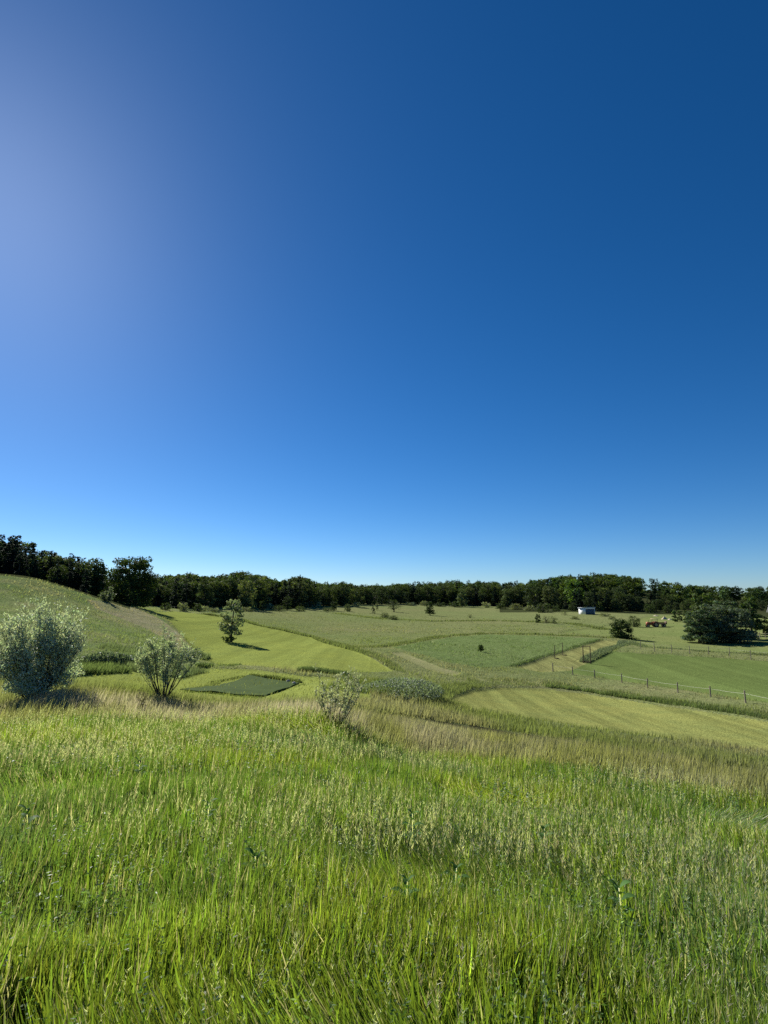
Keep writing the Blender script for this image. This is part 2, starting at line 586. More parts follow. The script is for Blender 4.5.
names = {'rough': 'meadow', 'soil': 'hilltop_ground', 'hay': 'grassy_hill', 'far': 'far_pasture', 'forest_floor': 'forest_floor', 'mown_a': 'mown_field', 'mown_e': 'mown_field',
         'mown_b': 'mown_field', 'mown_c': 'mown_field', 'mown_d': 'mown_field', 'clover': 'clover_field', 'dry': 'dry_slope', 'lawn': 'pasture', 'track': 'path'}
fcl = FC.reshape(-1)
for k in names:
    q = quads[fcl == k]
    if not len(q):
        continue
    ids, inv = np.unique(q, return_inverse=True)
    me = mesh_np(names[k], allv[ids], inv.reshape(-1, 4), M['mown_a' if k == 'mown_e' else k], smooth=True)
    structure(link(names[k], me))


# ------------------------------------------------------------------ grass
def blades(x, y, z, hgt, wid, lean, leandir, bend, segs, col, face=None):
    """tapering bent blades as strips of quads"""
    n = len(x)
    if face is None:
        face = rng.uniform(0, 2 * PI, n)
    s = np.linspace(0, 1, segs + 1)
    wprof = np.interp(s, [0, .15, .6, 1], [.75, 1, .75, .06])
    off = lean[:, None] * s[None] + bend[:, None] * s[None] ** 2.3
    zz = hgt[:, None] * (s[None] - .28 * (bend / (hgt + 1e-6))[:, None] * s[None] ** 2.5)
    px = x[:, None] + off * np.cos(leandir)[:, None]
    py = y[:, None] + off * np.sin(leandir)[:, None]
    pz = z[:, None] + zz
    wx, wy = np.cos(face) * wid / 2, np.sin(face) * wid / 2
    A = np.stack([px - wx[:, None] * wprof, py - wy[:, None] * wprof, pz], -1)
    B = np.stack([px + wx[:, None] * wprof, py + wy[:, None] * wprof, pz], -1)
    v = np.stack([A, B], 2).reshape(n, -1, 3)
    k = 2 * (segs + 1)
    base = (np.arange(n) * k)[:, None, None]
    q = np.array([[2 * i, 2 * i + 1, 2 * i + 3, 2 * i + 2] for i in range(segs)])[None]
    f = (base + q).reshape(-1, 4)
    c = np.repeat(col, k, axis=0)
    return v.reshape(-1, 3), f, c


def cat_meshes(parts):
    V, Fs, Cs, n = [], [], [], 0
    for v, f, c in parts:
        V.append(v)
        Fs.append(f + n)
        Cs.append(c)
        n += len(v)
    return np.concatenate(V), np.concatenate(Fs), np.concatenate(Cs)


def polar(n, r0, r1, a0=-.82, a1=.82, power=0.0):
    """power 0: even in log distance; 1: even in distance"""
    u = rng.random(n)
    if power == 0:
        r = r0 * (r1 / r0) ** u
    else:
        r = (r0 ** power + u * (r1 ** power - r0 ** power)) ** (1 / power)
    a = rng.uniform(a0, a1, n)
    return np.sin(a) * r, np.cos(a) * r, r, a


def crest(a):
    """distance at which the green sward gives way to the tan grass"""
    return np.interp(a, [-.6, -.35, 0, .35, .6], [18.5, 18.5, 17, 15.2, 14])


GREEN = np.array([.115, .190, .040])
YELL = np.array([.175, .240, .038])
BLUE = np.array([.105, .165, .085])
TAN = np.array([.36, .34, .24])
PINK = np.array([.42, .37, .31])


def sward_colour(x, y, r, n):
    t = fbm(x, y, 2.6, 21)
    b = fbm(x, y, 3.4, 33)
    w_y = np.clip((t - .42) * 4, 0, 1)[:, None]
    w_b = np.clip((b - .50) * 5, 0, 1)[:, None] * np.clip((r - 2.5) / 3, 0, 1)[:, None]
    c = GREEN * (1 - w_y) + YELL * w_y
    c = c * (1 - .75 * w_b) + BLUE * .75 * w_b
    c = c * np.exp(rng.normal(0, .24, (n, 1))) * np.exp(rng.normal(0, .07, (n, 3)))
    return c


parts = []
# leaf blades, growing in tufts
for nt_, per, r0, r1, pw, segs, w0 in ((9500, 6, .8, 3.6, .6, 3, .014), (17500, 6, 3.4, 8, .6, 3, .015), (30000, 5, 7.6, 21, .8, 2, .020)):
    tx_, ty_, r, a = polar(nt_, r0, r1, -1.1 if r0 < 7 else -.85, 1.1 if r0 < 7 else .85, power=pw)
    keep = (r < crest(a) + 1.0) & (vnoise(tx_, ty_, .3, 50) * .7 + vnoise(tx_, ty_, 1.1, 51) * .5 > .33 - .14 * rng.random(nt_))
    tx_, ty_, r = tx_[keep], ty_[keep], r[keep]
    m_ = len(tx_)
    n = m_ * per
    I = np.repeat(np.arange(m_), per)
    ang = rng.uniform(0, 2 * PI, n)
    sprd = np.abs(rng.normal(0, .035, n)) * np.interp(r[I], [1, 8, 20], [1, 1.6, 2.5])
    x, y = tx_[I] + np.cos(ang) * sprd, ty_[I] + np.sin(ang) * sprd
    r = r[I]
    z = height(x, y) - .02
    clump = vnoise(x, y, .9, 60)
    h = (.26 + .13 * rng.random(m_)[I] + .10 * rng.random(n)) * (.75 + .45 * clump)
    h *= np.interp(r, [1, 2.2, 6], [.85, .95, 1.1])
    wid = w0 * rng.uniform(.55, 1.25, m_)[I] * rng.uniform(.7, 1.25, n)
    wdir = np.where(rng.random(n) < .6, ang, rng.normal(.3, .8, n) + 1.2 * (vnoise(x, y, 2.5, 70) - .5))
    lean = h * np.abs(rng.normal(.03, .08, n))
    bend = h * np.abs(rng.normal(.02, .13, n))
    lodge = np.clip((vnoise(x, y, 1.9, 77) - .58) * 4, 0, 1) * h
    lean = lean + lodge * .55
    bend = bend + lodge * .25
    wdir = np.where(lodge > .08, 6.0 * vnoise(x, y, 3.1, 78) + rng.normal(0, .35, n), wdir)
    flop = rng.random(n) < .045
    bend[flop] = h[flop] * rng.uniform(.35, .65, flop.sum())
    c = sward_colour(x, y, r, n) * np.exp(rng.normal(0, .22, (m_, 1)))[I]
    dry = rng.random(n) < .10
    c[dry] = (TAN * 1.1) * np.exp(rng.normal(0, .25, (dry.sum(), 1)))
    parts.append(blades(x, y, z, h, wid, lean, wdir, bend, segs, c))
# broad young leaves standing out of the sward at one's feet
for nt_, per, r0, r1, w0 in ((1900, 4, 1.0, 3.6, .020), (2600, 4, 3.4, 8.5, .022)):
    tx_, ty_, r, a = polar(nt_, r0, r1, -1.0, 1.0, power=.8)
    keep = vnoise(tx_, ty_, .8, 57) > .42 * rng.random(nt_) + .12
    tx_, ty_ = tx_[keep], ty_[keep]
    m_ = len(tx_)
    n = m_ * per
    I = np.repeat(np.arange(m_), per)
    x, y = tx_[I] + rng.normal(0, .03, n), ty_[I] + rng.normal(0, .03, n)
    h = rng.uniform(.32, .48, m_)[I] * rng.uniform(.75, 1.1, n)
    c = np.array([.175, .26, .036]) * np.exp(rng.normal(0, .2, (n, 1))) * np.exp(rng.normal(0, .12, (m_, 1)))[I]
    parts.append(blades(x, y, height(x, y) - .02, h, w0 * rng.uniform(.6, 1.25, n), h * np.abs(rng.normal(.05, .09, n)), rng.uniform(0, 2 * PI, n),
                        h * np.abs(rng.normal(.03, .12, n)), 3, c, rng.normal(0, .7, n)))
# upright flowering stems with a feathery head
for n, r0, r1, pw, w0 in ((1700, 1.4, 5, .8, .0026), (6500, 5, 11, .8, .0042), (10000, 10, 21, .9, .0075)):
    x, y, r, a = polar(n, r0, r1, power=pw)
    dens = fbm(x, y, 3.1, 80)
    keep = (r < crest(a) + 1.5) & (dens > .30 + .36 * rng.random(n))
    x, y, r = x[keep], y[keep], r[keep]
    n = len(x)
    z = height(x, y)
    h = rng.uniform(.36, .60, n)
    wd = rng.normal(.3, 1.3, n)
    lean = h * np.abs(rng.normal(.05, .08, n))
    bd = h * np.abs(rng.normal(.05, .1, n))
    c = (np.array([.20, .24, .10]) * np.exp(rng.normal(0, .2, (n, 1))))
    parts.append(blades(x, y, z, h, np.full(n, w0), lean, wd, bd, 2, c))
    # heads: short spikelets round the upper stem
    k = 15 if w0 < .004 else 9
    s = np.tile(np.linspace(.74, 1.0, k), n) + rng.normal(0, .02, n * k)
    I = np.repeat(np.arange(n), k)
    off = lean[I] * s + bd[I] * s ** 2.3
    hx, hy = x[I] + off * np.cos(wd[I]), y[I] + off * np.sin(wd[I])
    hz = z[I] + h[I] * (s - .28 * (bd / h)[I] * s ** 2.5)
    hc = np.where(rng.random((n, 1)) < .25, PINK * .9, np.array([.50, .53, .36]))[I] * np.exp(rng.normal(0, .15, (n * k, 1)))
    sp = w0 * rng.uniform(1.2, 2.6, n * k)
    parts.append(blades(hx, hy, hz, (.018 if w0 < .004 else .03) * rng.uniform(.7, 1.3, n * k), sp, .006 + .018 * rng.random(n * k), rng.uniform(0, 2 * PI, n * k),
                        np.zeros(n * k), 1, hc))
# small-leaved herbs growing through the sward
for nf, r0, r1, ls in ((700, 1.3, 4, .022), (1900, 4, 9, .028), (3000, 9, 19, .042)):
    x, y, r, a = polar(nf, r0, r1, power=.8)
    keep = (r < crest(a)) & (fbm(x, y, 2.2, 140) + .25 * np.clip(-a, 0, .5) > .50 + .12 * rng.random(nf))
    x, y = x[keep], y[keep]
    n, k = len(x), 16
    I = np.repeat(np.arange(n), k)
    hh = rng.uniform(.30, .52, n)
    lx, ly = rng.normal(0, .05, n), rng.normal(0, .05, n)
    t = rng.uniform(.5, 1.0, n * k)
    p = np.stack([x[I] + lx[I] * t, y[I] + ly[I] * t, height(x, y)[I] + hh[I] * t], 1)
    u = unit(n * k) * np.array([1, 1, .5]) + np.array([0, 0, .25])
    v, f = leaves(p, u, np.array([0, 0, .6]) + unit(n * k), ls * rng.uniform(.6, 1.4, n * k), ls * .42)
    hue = np.where(rng.random((n, 1)) < .4, np.array([.16, .23, .12]), np.array([.10, .18, .045]))
    parts.append((v, f, np.repeat(hue[I] * np.exp(rng.normal(0, .2, (n * k, 1))), 4, axis=0)))
# trodden dry thatch near the observer's left foot
g0 = ground(6, 1000, .8)
n = 1500
x, y = g0[0] + rng.normal(0, .22, n), g0[1] + rng.normal(0, .22, n)
h = rng.uniform(.10, .30, n)
tc_ = np.where(rng.random((n, 1)) < .6, np.array([.27, .27, .15]), np.array([.15, .20, .05])) * np.exp(rng.normal(0, .25, (n, 1)))
parts.append(blades(x, y, height(x, y), h, rng.uniform(.005, .012, n), h * rng.uniform(.2, .9, n), rng.uniform(0, 2 * PI, n), h * rng.uniform(.2, .7, n), 3, tc_))
v, f, c = cat_meshes(parts)
go = link('meadow_grass', mesh_np('meadow_grass', v, f, M['grass'], c))
tag(go, 'tall green meadow grass with seed heads covering the near slope', 'grass', kind='stuff')

# tan brome beyond the crest
parts = []
x, y, r, a = polar(90000, 12.5, 33, power=.9)
c0 = crest(a)
edge = c0 + 1.6 * (vnoise(x, y, 1.5, 90) - .5)
keep = (r > edge) & (r < c0 + np.interp(a, [-.6, 0, .6], [9.5, 11, 15]) + 5 * (vnoise(x, y, 3, 91) - .5))
x, y, r, a = x[keep], y[keep], r[keep], a[keep]
n = len(x)
z = height(x, y)
h = rng.uniform(.28, .62, n) * (.8 + .5 * vnoise(x, y, 1.8, 92))
past = np.clip((r - crest(a) - np.interp(a, [-.6, 0, .6], [5, 6, 5.5])) / 4, 0, 1)[:, None]
mixn = np.clip((fbm(x, y, 2.2, 93) - .36) * 5, 0, 1)[:, None] * (1 - past * .8) * (1 - .7 * np.clip(a * 2.5 + .3, 0, 1))[:, None]
tanc = np.where(rng.random((n, 1)) < .5, TAN, PINK) * .95
grn = np.array([.225, .235, .09])
c = (tanc * mixn + grn * (1 - mixn)) * np.exp(rng.normal(0, .2, (n, 1)))
h *= (1 - .68 * past[:, 0])
parts.append(blades(x, y, z, h, rng.uniform(.012, .034, n), h * np.abs(rng.normal(.12, .12, n)), rng.normal(.3, .6, n), h * np.abs(rng.normal(.1, .12, n)), 2, c))
v, f, c = cat_meshes(parts)
go = link('brome_grass', mesh_np('brome_grass', v, f, M['verge'], c))
tag(go, 'band of pale tan seeding grass beyond the crest of the near slope', 'grass', kind='stuff')

# rough grass of the valley: size grows with distance so that it still reads as a nap
parts = []
x, y, r, a = polar(260000, 26, 210, -.8, .8)
cl = classify(x, y)
dens = {'dry': .8, 'rough': 1.0, 'hay': .8, 'clover': .9, 'far': .35, 'lawn': .03, 'mown_a': 0, 'mown_e': .10, 'mown_b': 0, 'mown_c': 0, 'mown_d': 0}
tall = {'dry': .32, 'rough': .34, 'hay': .34, 'clover': .36, 'far': .4, 'lawn': .2, 'mown_a': .10, 'mown_e': .16, 'mown_b': .10, 'mown_c': .08, 'mown_d': .10}
kc = {'dry': (.23, .215, .12), 'rough': (.165, .200, .064), 'hay': (.145, .192, .064), 'clover': (.115, .162, .052), 'far': (.15, .175, .066), 'lawn': (.15, .185, .062), 'mown_a': (.21, .23, .066),
      'mown_e': (.185, .21, .066), 'mown_b': (.215, .22, .07), 'mown_c': (.115, .155, .046), 'mown_d': (.21, .21, .075)}
D_ = np.array([dens.get(k, 0) for k in cl])
keep = rng.random(len(x)) < D_
x, y, r, a, cl = x[keep], y[keep], r[keep], a[keep], cl[keep]
n = len(x)
z = height(x, y)
h = np.array([tall[k] for k in cl]) * rng.uniform(.6, 1.35, n) * (.6 + .8 * vnoise(x, y, 4, 101))
c = np.array([kc[k] for k in cl])
tn = np.clip((fbm(x, y, 9, 102) - .5) * 4, 0, 1)[:, None] * np.isin(cl, ['rough', 'hay'])[:, None] * .55
c = c * (1 - tn) + np.array([.29, .26, .165]) * tn
c = c * np.exp(rng.normal(0, .2, (n, 1)))
fl = (cl == 'clover') & (rng.random(n) < .05)
c[fl] = (.34, .36, .25)
wid = r * .0022 * rng.uniform(.5, 1.3, n)
parts.append(blades(x, y, z, h, wid, h * np.abs(rng.normal(.15, .15, n)), rng.normal(.3, .7, n), h * np.abs(rng.normal(.1, .1, n)), 1, c))


# taller unmown margins along the field edges
def margin(pts, width, hgt, num, colour, dmin=24, jit=.0):
    P = np.array([ground(px, py, dmin) for px, py in pts])
    seg = np.linalg.norm(np.diff(P[:, :2], axis=0), axis=1)
    s = np.concatenate([[0], np.cumsum(seg)])
    t = rng.random(num) * s[-1]
    px = np.interp(t, s, P[:, 0])
    py = np.interp(t, s, P[:, 1])
    k = np.clip(np.searchsorted(s, t) - 1, 0, len(seg) - 1)
    dv = (P[1:, :2] - P[:-1, :2]) / seg[:, None]
    nx, ny = -dv[k, 1], dv[k, 0]
    sgn = np.where(ny > 0, 1, -1)                    # margins lie on the far side of the line
    w = rng.random(num) * width * (.7 + .6 * vnoise(t, t * 0, 5, 7))
    x, y = px + nx * sgn * w, py + ny * sgn * w
    r = np.hypot(x, y)
    h = hgt * rng.uniform(.65, 1.25, num) * (.7 + .6 * vnoise(x, y, 2.2, 111))
    c = np.array(colour) * np.exp(rng.normal(0, .22, (num, 1)))
    wid = np.maximum(r * .0019, .03) * rng.uniform(.5, 1.2, num)
    parts.append(blades(x, y, height(x, y), h, wid, h * np.abs(rng.normal(.12, .12, num)), rng.normal(.3, .7, num), h * np.abs(rng.normal(.1, .1, num)), 1, c))


GV, GD, GP = (.135, .170, .060), (.085, .125, .048), (.15, .165, .07)
margin([(440, 706), (447, 702), (455, 696), (472, 690.5), (500, 687.5), (540, 688.5), (580, 693), (630, 701), (690, 710), (730, 716), (768, 722), (960, 755)], 3.4, .45, 14000, GV)
margin([(545, 689), (580, 693), (630, 701), (690, 710), (768, 722), (960, 755)], 1.2, .5, 6000, (.10, .145, .05))
margin([(394, 673), (380, 663), (345, 649), (310, 637.5), (280, 630.5), (254, 625.5), (232, 618.8), (200, 614.5)], 1.8, .5, 7000, GV)
margin([(360, 650), (395, 647.5), (425, 642), (455, 637.3), (490, 634.8), (540, 636), (603, 639), (640, 640)], 2.5, .5, 8000, GV)
margin([(512, 668.5), (540, 659.5), (570, 650.5), (604, 640.5)], .7, .4, 2500, GD)
margin([(330, 614), (380, 620), (430, 622.5), (500, 622), (560, 624), (600, 630)], 4.0, .6, 6000, GV)
margin([(590, 663), (606, 655), (622, 648), (640, 645), (655, 649), (690, 652), (768, 657), (960, 668)], 2.0, .42, 8000, (.14, .18, .09))
margin([(588, 663), (604, 655), (620, 648), (636, 643)], 2.0, .5, 3000, (.13, .17, .10))
margin([(75, 668), (110, 667), (150, 664), (192, 661), (205, 662)], 5.5, .5, 9000, (.12, .16, .075))
margin([(72, 676), (100, 675), (132, 673)], 3.0, .5, 4000, (.11, .155, .055))
margin([(196, 669), (215, 668.5), (232, 669)], 1.5, .4, 1500, GD)
margin([(296, 673), (320, 675.5), (345, 678.5)], 1.8, .55, 2600, GD)
margin([(340, 680), (362, 688), (380, 697), (420, 700), (445, 705)], 6.0, .45, 9000, (.12, .16, .04))
margin([(180, 691.5), (215, 693.5), (262, 698)], -.7, .10, 500, (.13, .17, .05), 30)
margin([(262, 698), (280, 690), (299, 684.2)], -.6, .08, 260, (.13, .17, .05), 30)
margin([(180, 690), (215, 682.8), (248, 676)], .5, .15, 1000, (.14, .17, .06), 30)
margin([(248, 676), (275, 679.5), (299, 683)], .4, .24, 1200, (.12, .155, .05), 30)
v, f, c = cat_meshes(parts)
go = link('rough_grass', mesh_np('rough_grass', v, f, M['verge'], c))
tag(go, 'uncut rough grass standing between the mown strips of the valley', 'grass', kind='stuff')


# ------------------------------------------------------------------ plants and trees
def tree_deciduous(r, Ht, Wd, nleaf, lsize, clear=.18, lobes=30, top=.5, tint=(.055, .085, .022), var=.25, squash=1.0, asp=.72):
    """crown of uneven leaf clumps on a limbed trunk -> (wood MB, crown MB)"""
    wood, crown = MB(), MB()
    base = Ht * clear
    tr = Wd * .035 + .05
    bend = r.normal(0, .03 * Ht, 2)
    ts = np.linspace(0, 1, 6)
    tp = np.stack([bend[0] * ts ** 2, bend[1] * ts ** 2, ts * Ht * .8], 1)
    wood.tube(tp, tr * (1 - .85 * ts) * np.where(ts == 0, 1.4, 1), 7)
    cen, rad_ = [], []
    for i in range(lobes):
        u = min(1, max(0, (i + .5) / lobes + r.normal(0, .06)))
        zz = base + (Ht - base) * (.05 + .84 * u)
        q_ = .27 + .71 * (zz - base) / (Ht - base)
        prof = math.sqrt(max(.05, 1 - abs(2 * q_ - 1) ** 2.5))
        rr = Wd / 2 * prof * math.sqrt(r.uniform(.12, 1.0)) * .82
        an = i * 2.39996 + r.normal(0, .5)
        cen.append((rr * math.cos(an), rr * math.sin(an), zz))
        rad_.append(Wd * r.uniform(.13, .2) * (1.15 - .35 * u) * (30 / lobes) ** .18)
    cen, rad_ = np.array(cen), np.array(rad_)
    for i in r.choice(lobes, min(lobes, 9), replace=False):
        z0 = max(base * .7, cen[i][2] * .45)
        p0 = np.array([0, 0, z0])
        mid = (p0 + cen[i]) / 2 + np.array([0, 0, -.04 * Ht])
        wood.tube([p0, mid, cen[i]], [tr * .4, tr * .25, tr * .08], 5)
    wgt = rad_ ** 2
    I = r.choice(lobes, nleaf, p=wgt / wgt.sum())
    d = unit(nleaf, r)
    d[:, 2] = np.where(d[:, 2] < -.3, d[:, 2] * .5, d[:, 2])
    p = cen[I] + d * (rad_[I] * r.uniform(.45, 1.12, nleaf) ** .6)[:, None] * np.array([1, 1, .8 * squash])
    nrm = d + .7 * unit(nleaf, r)
    t = np.cross(nrm, unit(nleaf, r))
    sz = lsize * r.uniform(.6, 1.4, nleaf)
    v, f = leaves(p - t / np.linalg.norm(t, axis=1)[:, None] * (sz * .5)[:, None], t, nrm, sz, sz * asp)
    lt = np.exp(r.normal(0, .16, lobes))
    c = np.array(tint) * lt[I][:, None] * np.exp(r.normal(0, var, (nleaf, 1))) * np.exp(r.normal(0, .06, (nleaf, 3)))
    crown.add(v, f, np.repeat(c, 4, axis=0))
    return wood, crown


def tree_conifer(r, Ht, Wd, nleaf, lsize, tint=(.030, .055, .026), droop=.25, ragged=.35, clear=.06, power=.9):
    wood, crown = MB(), MB()
    ts = np.linspace(0, 1, 5)
    wood.tube(np.stack([0 * ts, 0 * ts, ts * Ht * .97], 1), (.02 * Ht + .03) * (1 - .92 * ts), 6)
    nb = int(46 + Ht * 3)
    tb = clear + (1 - clear) * np.sort(r.random(nb)) ** .85 * .97
    ab = r.uniform(0, 2 * PI, nb)
    lb = Wd / 2 * ((1 - tb) ** power + .04) * (1 - ragged * r.random(nb)) + .12
    I = r.choice(nb, nleaf, p=lb ** 1.2 / (lb ** 1.2).sum())
    s = r.random(nleaf) ** .6
    rr = lb[I] * s
    p = np.stack([rr * np.cos(ab[I]), rr * np.sin(ab[I]), tb[I] * Ht - droop * rr + .12 * rr * s], 1)
    side = r.normal(0, .16, nleaf) * lb[I] * (1.15 - s * .6)
    p[:, 0] += -np.sin(ab[I]) * side
    p[:, 1] += np.cos(ab[I]) * side
    p[:, 2] += r.normal(0, .03 * lb[I], nleaf)
    t = np.stack([np.cos(ab[I]), np.sin(ab[I]), -droop * np.ones(nleaf)], 1) + .45 * unit(nleaf, r)
    nrm = np.array([0, 0, 1.0]) + .7 * unit(nleaf, r)
    sz = lsize * r.uniform(.6, 1.3, nleaf)
    v, f = leaves(p, t, nrm, sz, sz * .5)
    lt = np.exp(r.normal(0, .15, nb))
    c = np.array(tint) * lt[I][:, None] * np.exp(r.normal(0, .2, (nleaf, 1)))
    crown.add(v, f, np.repeat(c, 4, axis=0))
    for i in range(0, nb, 3):
        e = np.array([lb[i] * math.cos(ab[i]), lb[i] * math.sin(ab[i]), tb[i] * Ht - droop * lb[i]]) * np.array([.85, .85, 1])
        wood.tube([[0, 0, tb[i] * Ht], e], [.012 * Ht * (1 - tb[i]) + .01, .008], 4, cap=False)
    return wood, crown


def shrub(r, Ht, Wd, stems, nleaf, lsize, tint, aspect=.3, spread=1.0, bare=.25, thick=.016, crook=.18, base_r=.12, skew=0.0, fill=1.0):
    """many stems fanning from the ground, leaves along their upper lengths"""
    wood, crown = MB(), MB()
    paths = []
    for i in range(stems):
        an = r.uniform(0, 2 * PI)
        out = math.sqrt(r.random()) * spread
        b = np.array([math.cos(an), math.sin(an), 0]) * base_r * r.random()
        topz = Ht * (1 - .42 * out ** 2) * r.uniform(.8, 1.0)
        e = np.array([math.cos(an) * Wd / 2 * out + skew * Ht, math.sin(an) * Wd / 2 * out, topz])
        ts = np.linspace(0, 1, 7)[:, None]
        p = b + (e - b) * np.concatenate([ts ** .85, ts ** .85, ts ** 1.05], 1)
        p += np.cumsum(r.normal(0, crook * Ht / 40, (7, 3)), 0)
        wood.tube(p, thick * (1 - .8 * ts[:, 0]) * r.uniform(.6, 1.2), 5)
        paths.append(p)
        for j in range(6):
            k = r.integers(1 + int(bare * 5), 6)
            q = p[k] + (p[min(6, k + 1)] - p[k]) * r.random()
            d = unit(1, r)[0] * .5 + np.array([0, 0, .7])
            ln = Ht * r.uniform(.08, .2)
            tw = np.stack([q, q + d * ln * .5, q + d * ln + np.array([0, 0, ln * .1])])
            wood.tube(tw, [thick * .3, thick * .22, thick * .1], 4)
            paths.append(np.concatenate([tw[:1], tw[:1] * .6 + tw[1:2] * .4, tw[:1] * .2 + tw[1:2] * .8, tw[1:2], tw[1:2] * .6 + tw[2:] * .4, tw[1:2] * .3 + tw[2:] * .7, tw[2:]]))
    P = np.array(paths)
    n = nleaf
    I = r.integers(0, len(P), n)
    u = np.where(I % 7 == 0, bare + (1 - bare) * r.random(n), r.random(n)) * 5.999
    k = u.astype(int)
    w = (u - k)[:, None]
    p = P[I, k] * (1 - w) + P[I, k + 1] * w
    t0 = P[I, k + 1] - P[I, k]
    t0 /= np.linalg.norm(t0, axis=1)[:, None] + 1e-9
    t = t0 * .7 + unit(n, r) * .8
    p = p + unit(n, r) * (.012 * Ht * fill)
    nrm = unit(n, r)
    sz = lsize * r.uniform(.6, 1.35, n)
    v, f = leaves(p, t, nrm, sz, sz * aspect)
    c = np.array(tint) * np.exp(r.normal(0, .22, (n, 1))) * np.exp(r.normal(0, .04, (n, 3)))
    crown.add(v, f, np.repeat(c, 4, axis=0))
    return wood, crown


def stand(name, wood, crown, loc, label, cat, leafm, group=None, rz=0.0, crown_name='crown', wood_name='trunk', sc=1.0):
    o = link(name, None, None, loc)
    o.rotation_euler = (0, 0, rz)
    o.scale = (sc, sc, sc)
    tag(o, label, cat, group)
    wood.build(wood_name, M['bark'], o, smooth=True)
    crown.build(crown_name, leafm, o)
    return o


def copy_tree(o, loc, rz, sc, label=None):
    c = o.copy()
    COL.objects.link(c)
    c.location = loc
    c.rotation_euler = (0, 0, rz)
    c.scale = sc if isinstance(sc, tuple) else (sc, sc, sc)
    if label:
        c['label'] = label
    for ch in list(o.children):
        d = ch.copy()
        COL.objects.link(d)
        d.parent = c
    return c


def one_mesh(name, wood, crown, leafm):
    mb = MB()
    for v, f, c in zip(crown.v, crown.f, crown.c):
        mb.v.append(v), mb.c.append(c)
    mb.f = [f for f in crown.f]
    mb.n = crown.n
    mb.m = [m for m in crown.m]
    for v, f, c in zip(wood.v, wood.f, wood.c):
        mb.v.append(v), mb.c.append(c)
        mb.f.append(f + crown.n)
        mb.m.append(np.full(len(f), 1))
    return mb.data(name, [leafm, M['bark']])


def R(s):
    return np.random.default_rng(s)


def hpx(px_h, P):
    """metres that span px_h picture rows at the place P"""
    return px_h * P[1] / F


SILVER = (.165, .195, .125)
# three silvery willow bushes on the near slope
P = ground(36, 698, 19)
w_, c_ = shrub(R(1), hpx(96, P), hpx(96, P), 80, 15000, .12, (.38, .43, .33), .34, 1.0, .10, .022, .3, .3, 0, 2.6)
w2, c2 = tree_deciduous(R(2), hpx(82, P), hpx(76, P), 13000, .115, .02, 60, .5, (.38, .43, .33), .3, 1.0, .36)
c_.add(c2.v[0], c2.f[0], c2.c[0])
stand('willow_bush', w_, c_, P, 'big rounded silver-green willow bush at the left edge of the picture', 'bush', M['willow'], 'silver willow bushes', 0, 'foliage', 'stems')
P = ground(163, 700, 20)
w_, c_ = shrub(R(5), hpx(66, P), hpx(64, P), 30, 6200, .12, (.31, .36, .25), .34, 1.0, .40, .022, .3, .12, .02, 2.2)
stand('willow_bush', w_, c_, P, 'open vase-shaped silver-green bush with bare lower stems by the dark green tarp', 'bush', M['willow'], 'silver willow bushes', 0, 'foliage', 'stems')
P = ground(334, 729, 13)
w_, c_ = shrub(R(9), hpx(64, P), hpx(56, P), 15, 2500, .075, (.36, .38, .27), .40, 1.0, .2, .013, .4, .1, .05, 1.4)
stand('willow_bush', w_, c_, P, 'small thin straggly pale-leaved bush sticking out of the tall grass', 'bush', M['willow'], 'silver willow bushes', 0, 'foliage', 'stems')
# brown weed in the sward
P = ground(139, 722, 10)
w_, c_ = shrub(R(12), hpx(26, P) + .25, .55, 9, 260, .06, (.13, .12, .075), .4, 1, .3, .008, .4, .05)
stand('dock_weed', w_, c_, P, 'small brownish dock weed among the grass below the vase-shaped bush', 'weed', M['willow'], None, 0, 'foliage', 'stems')

# young tree on the mown strip
P = ground(231, 642, 40)
w_, c_ = tree_deciduous(R(3), hpx(43, P), hpx(25, P), 2400, .26, .13, 46, .5, (.15, .18, .105), .4)
stand('young_tree', w_, c_, P, 'slim young tree standing alone on the bright mown strip', 'tree', M['willow'], None)
# pair of weeds round its foot
w_, c_ = shrub(R(4), .9, 2.4, 14, 500, .2, (.05, .08, .03), .6, 1, .0, .01)
stand('low_shrub', w_, c_, P + np.array([-.2, -.5, 0]), 'low dark growth around the foot of the slim young tree', 'shrub', M['leaf'], None, 0, 'foliage', 'stems')

# oak at the end of the left wood
P = ground(130, 608.5, 120)
w_, c_ = tree_deciduous(R(8), hpx(52, P), hpx(52, P), 15000, .36, .0, 110, .5, (.040, .062, .022), .22)
stand('oak_tree', w_, c_, P, 'big round dark broadleaf tree at the end of the left wood', 'tree', M['leaf'])
P = ground(108, 603.5, 90)
w_, c_ = shrub(R(14), 2.6, 3.2, 16, 1200, .3, (.13, .16, .10), .5, 1, .05, .03)
stand('pale_shrub', w_, c_, P, 'pale round shrub in front of the big dark broadleaf tree', 'shrub', M['willow'], None, 0, 'foliage', 'stems')

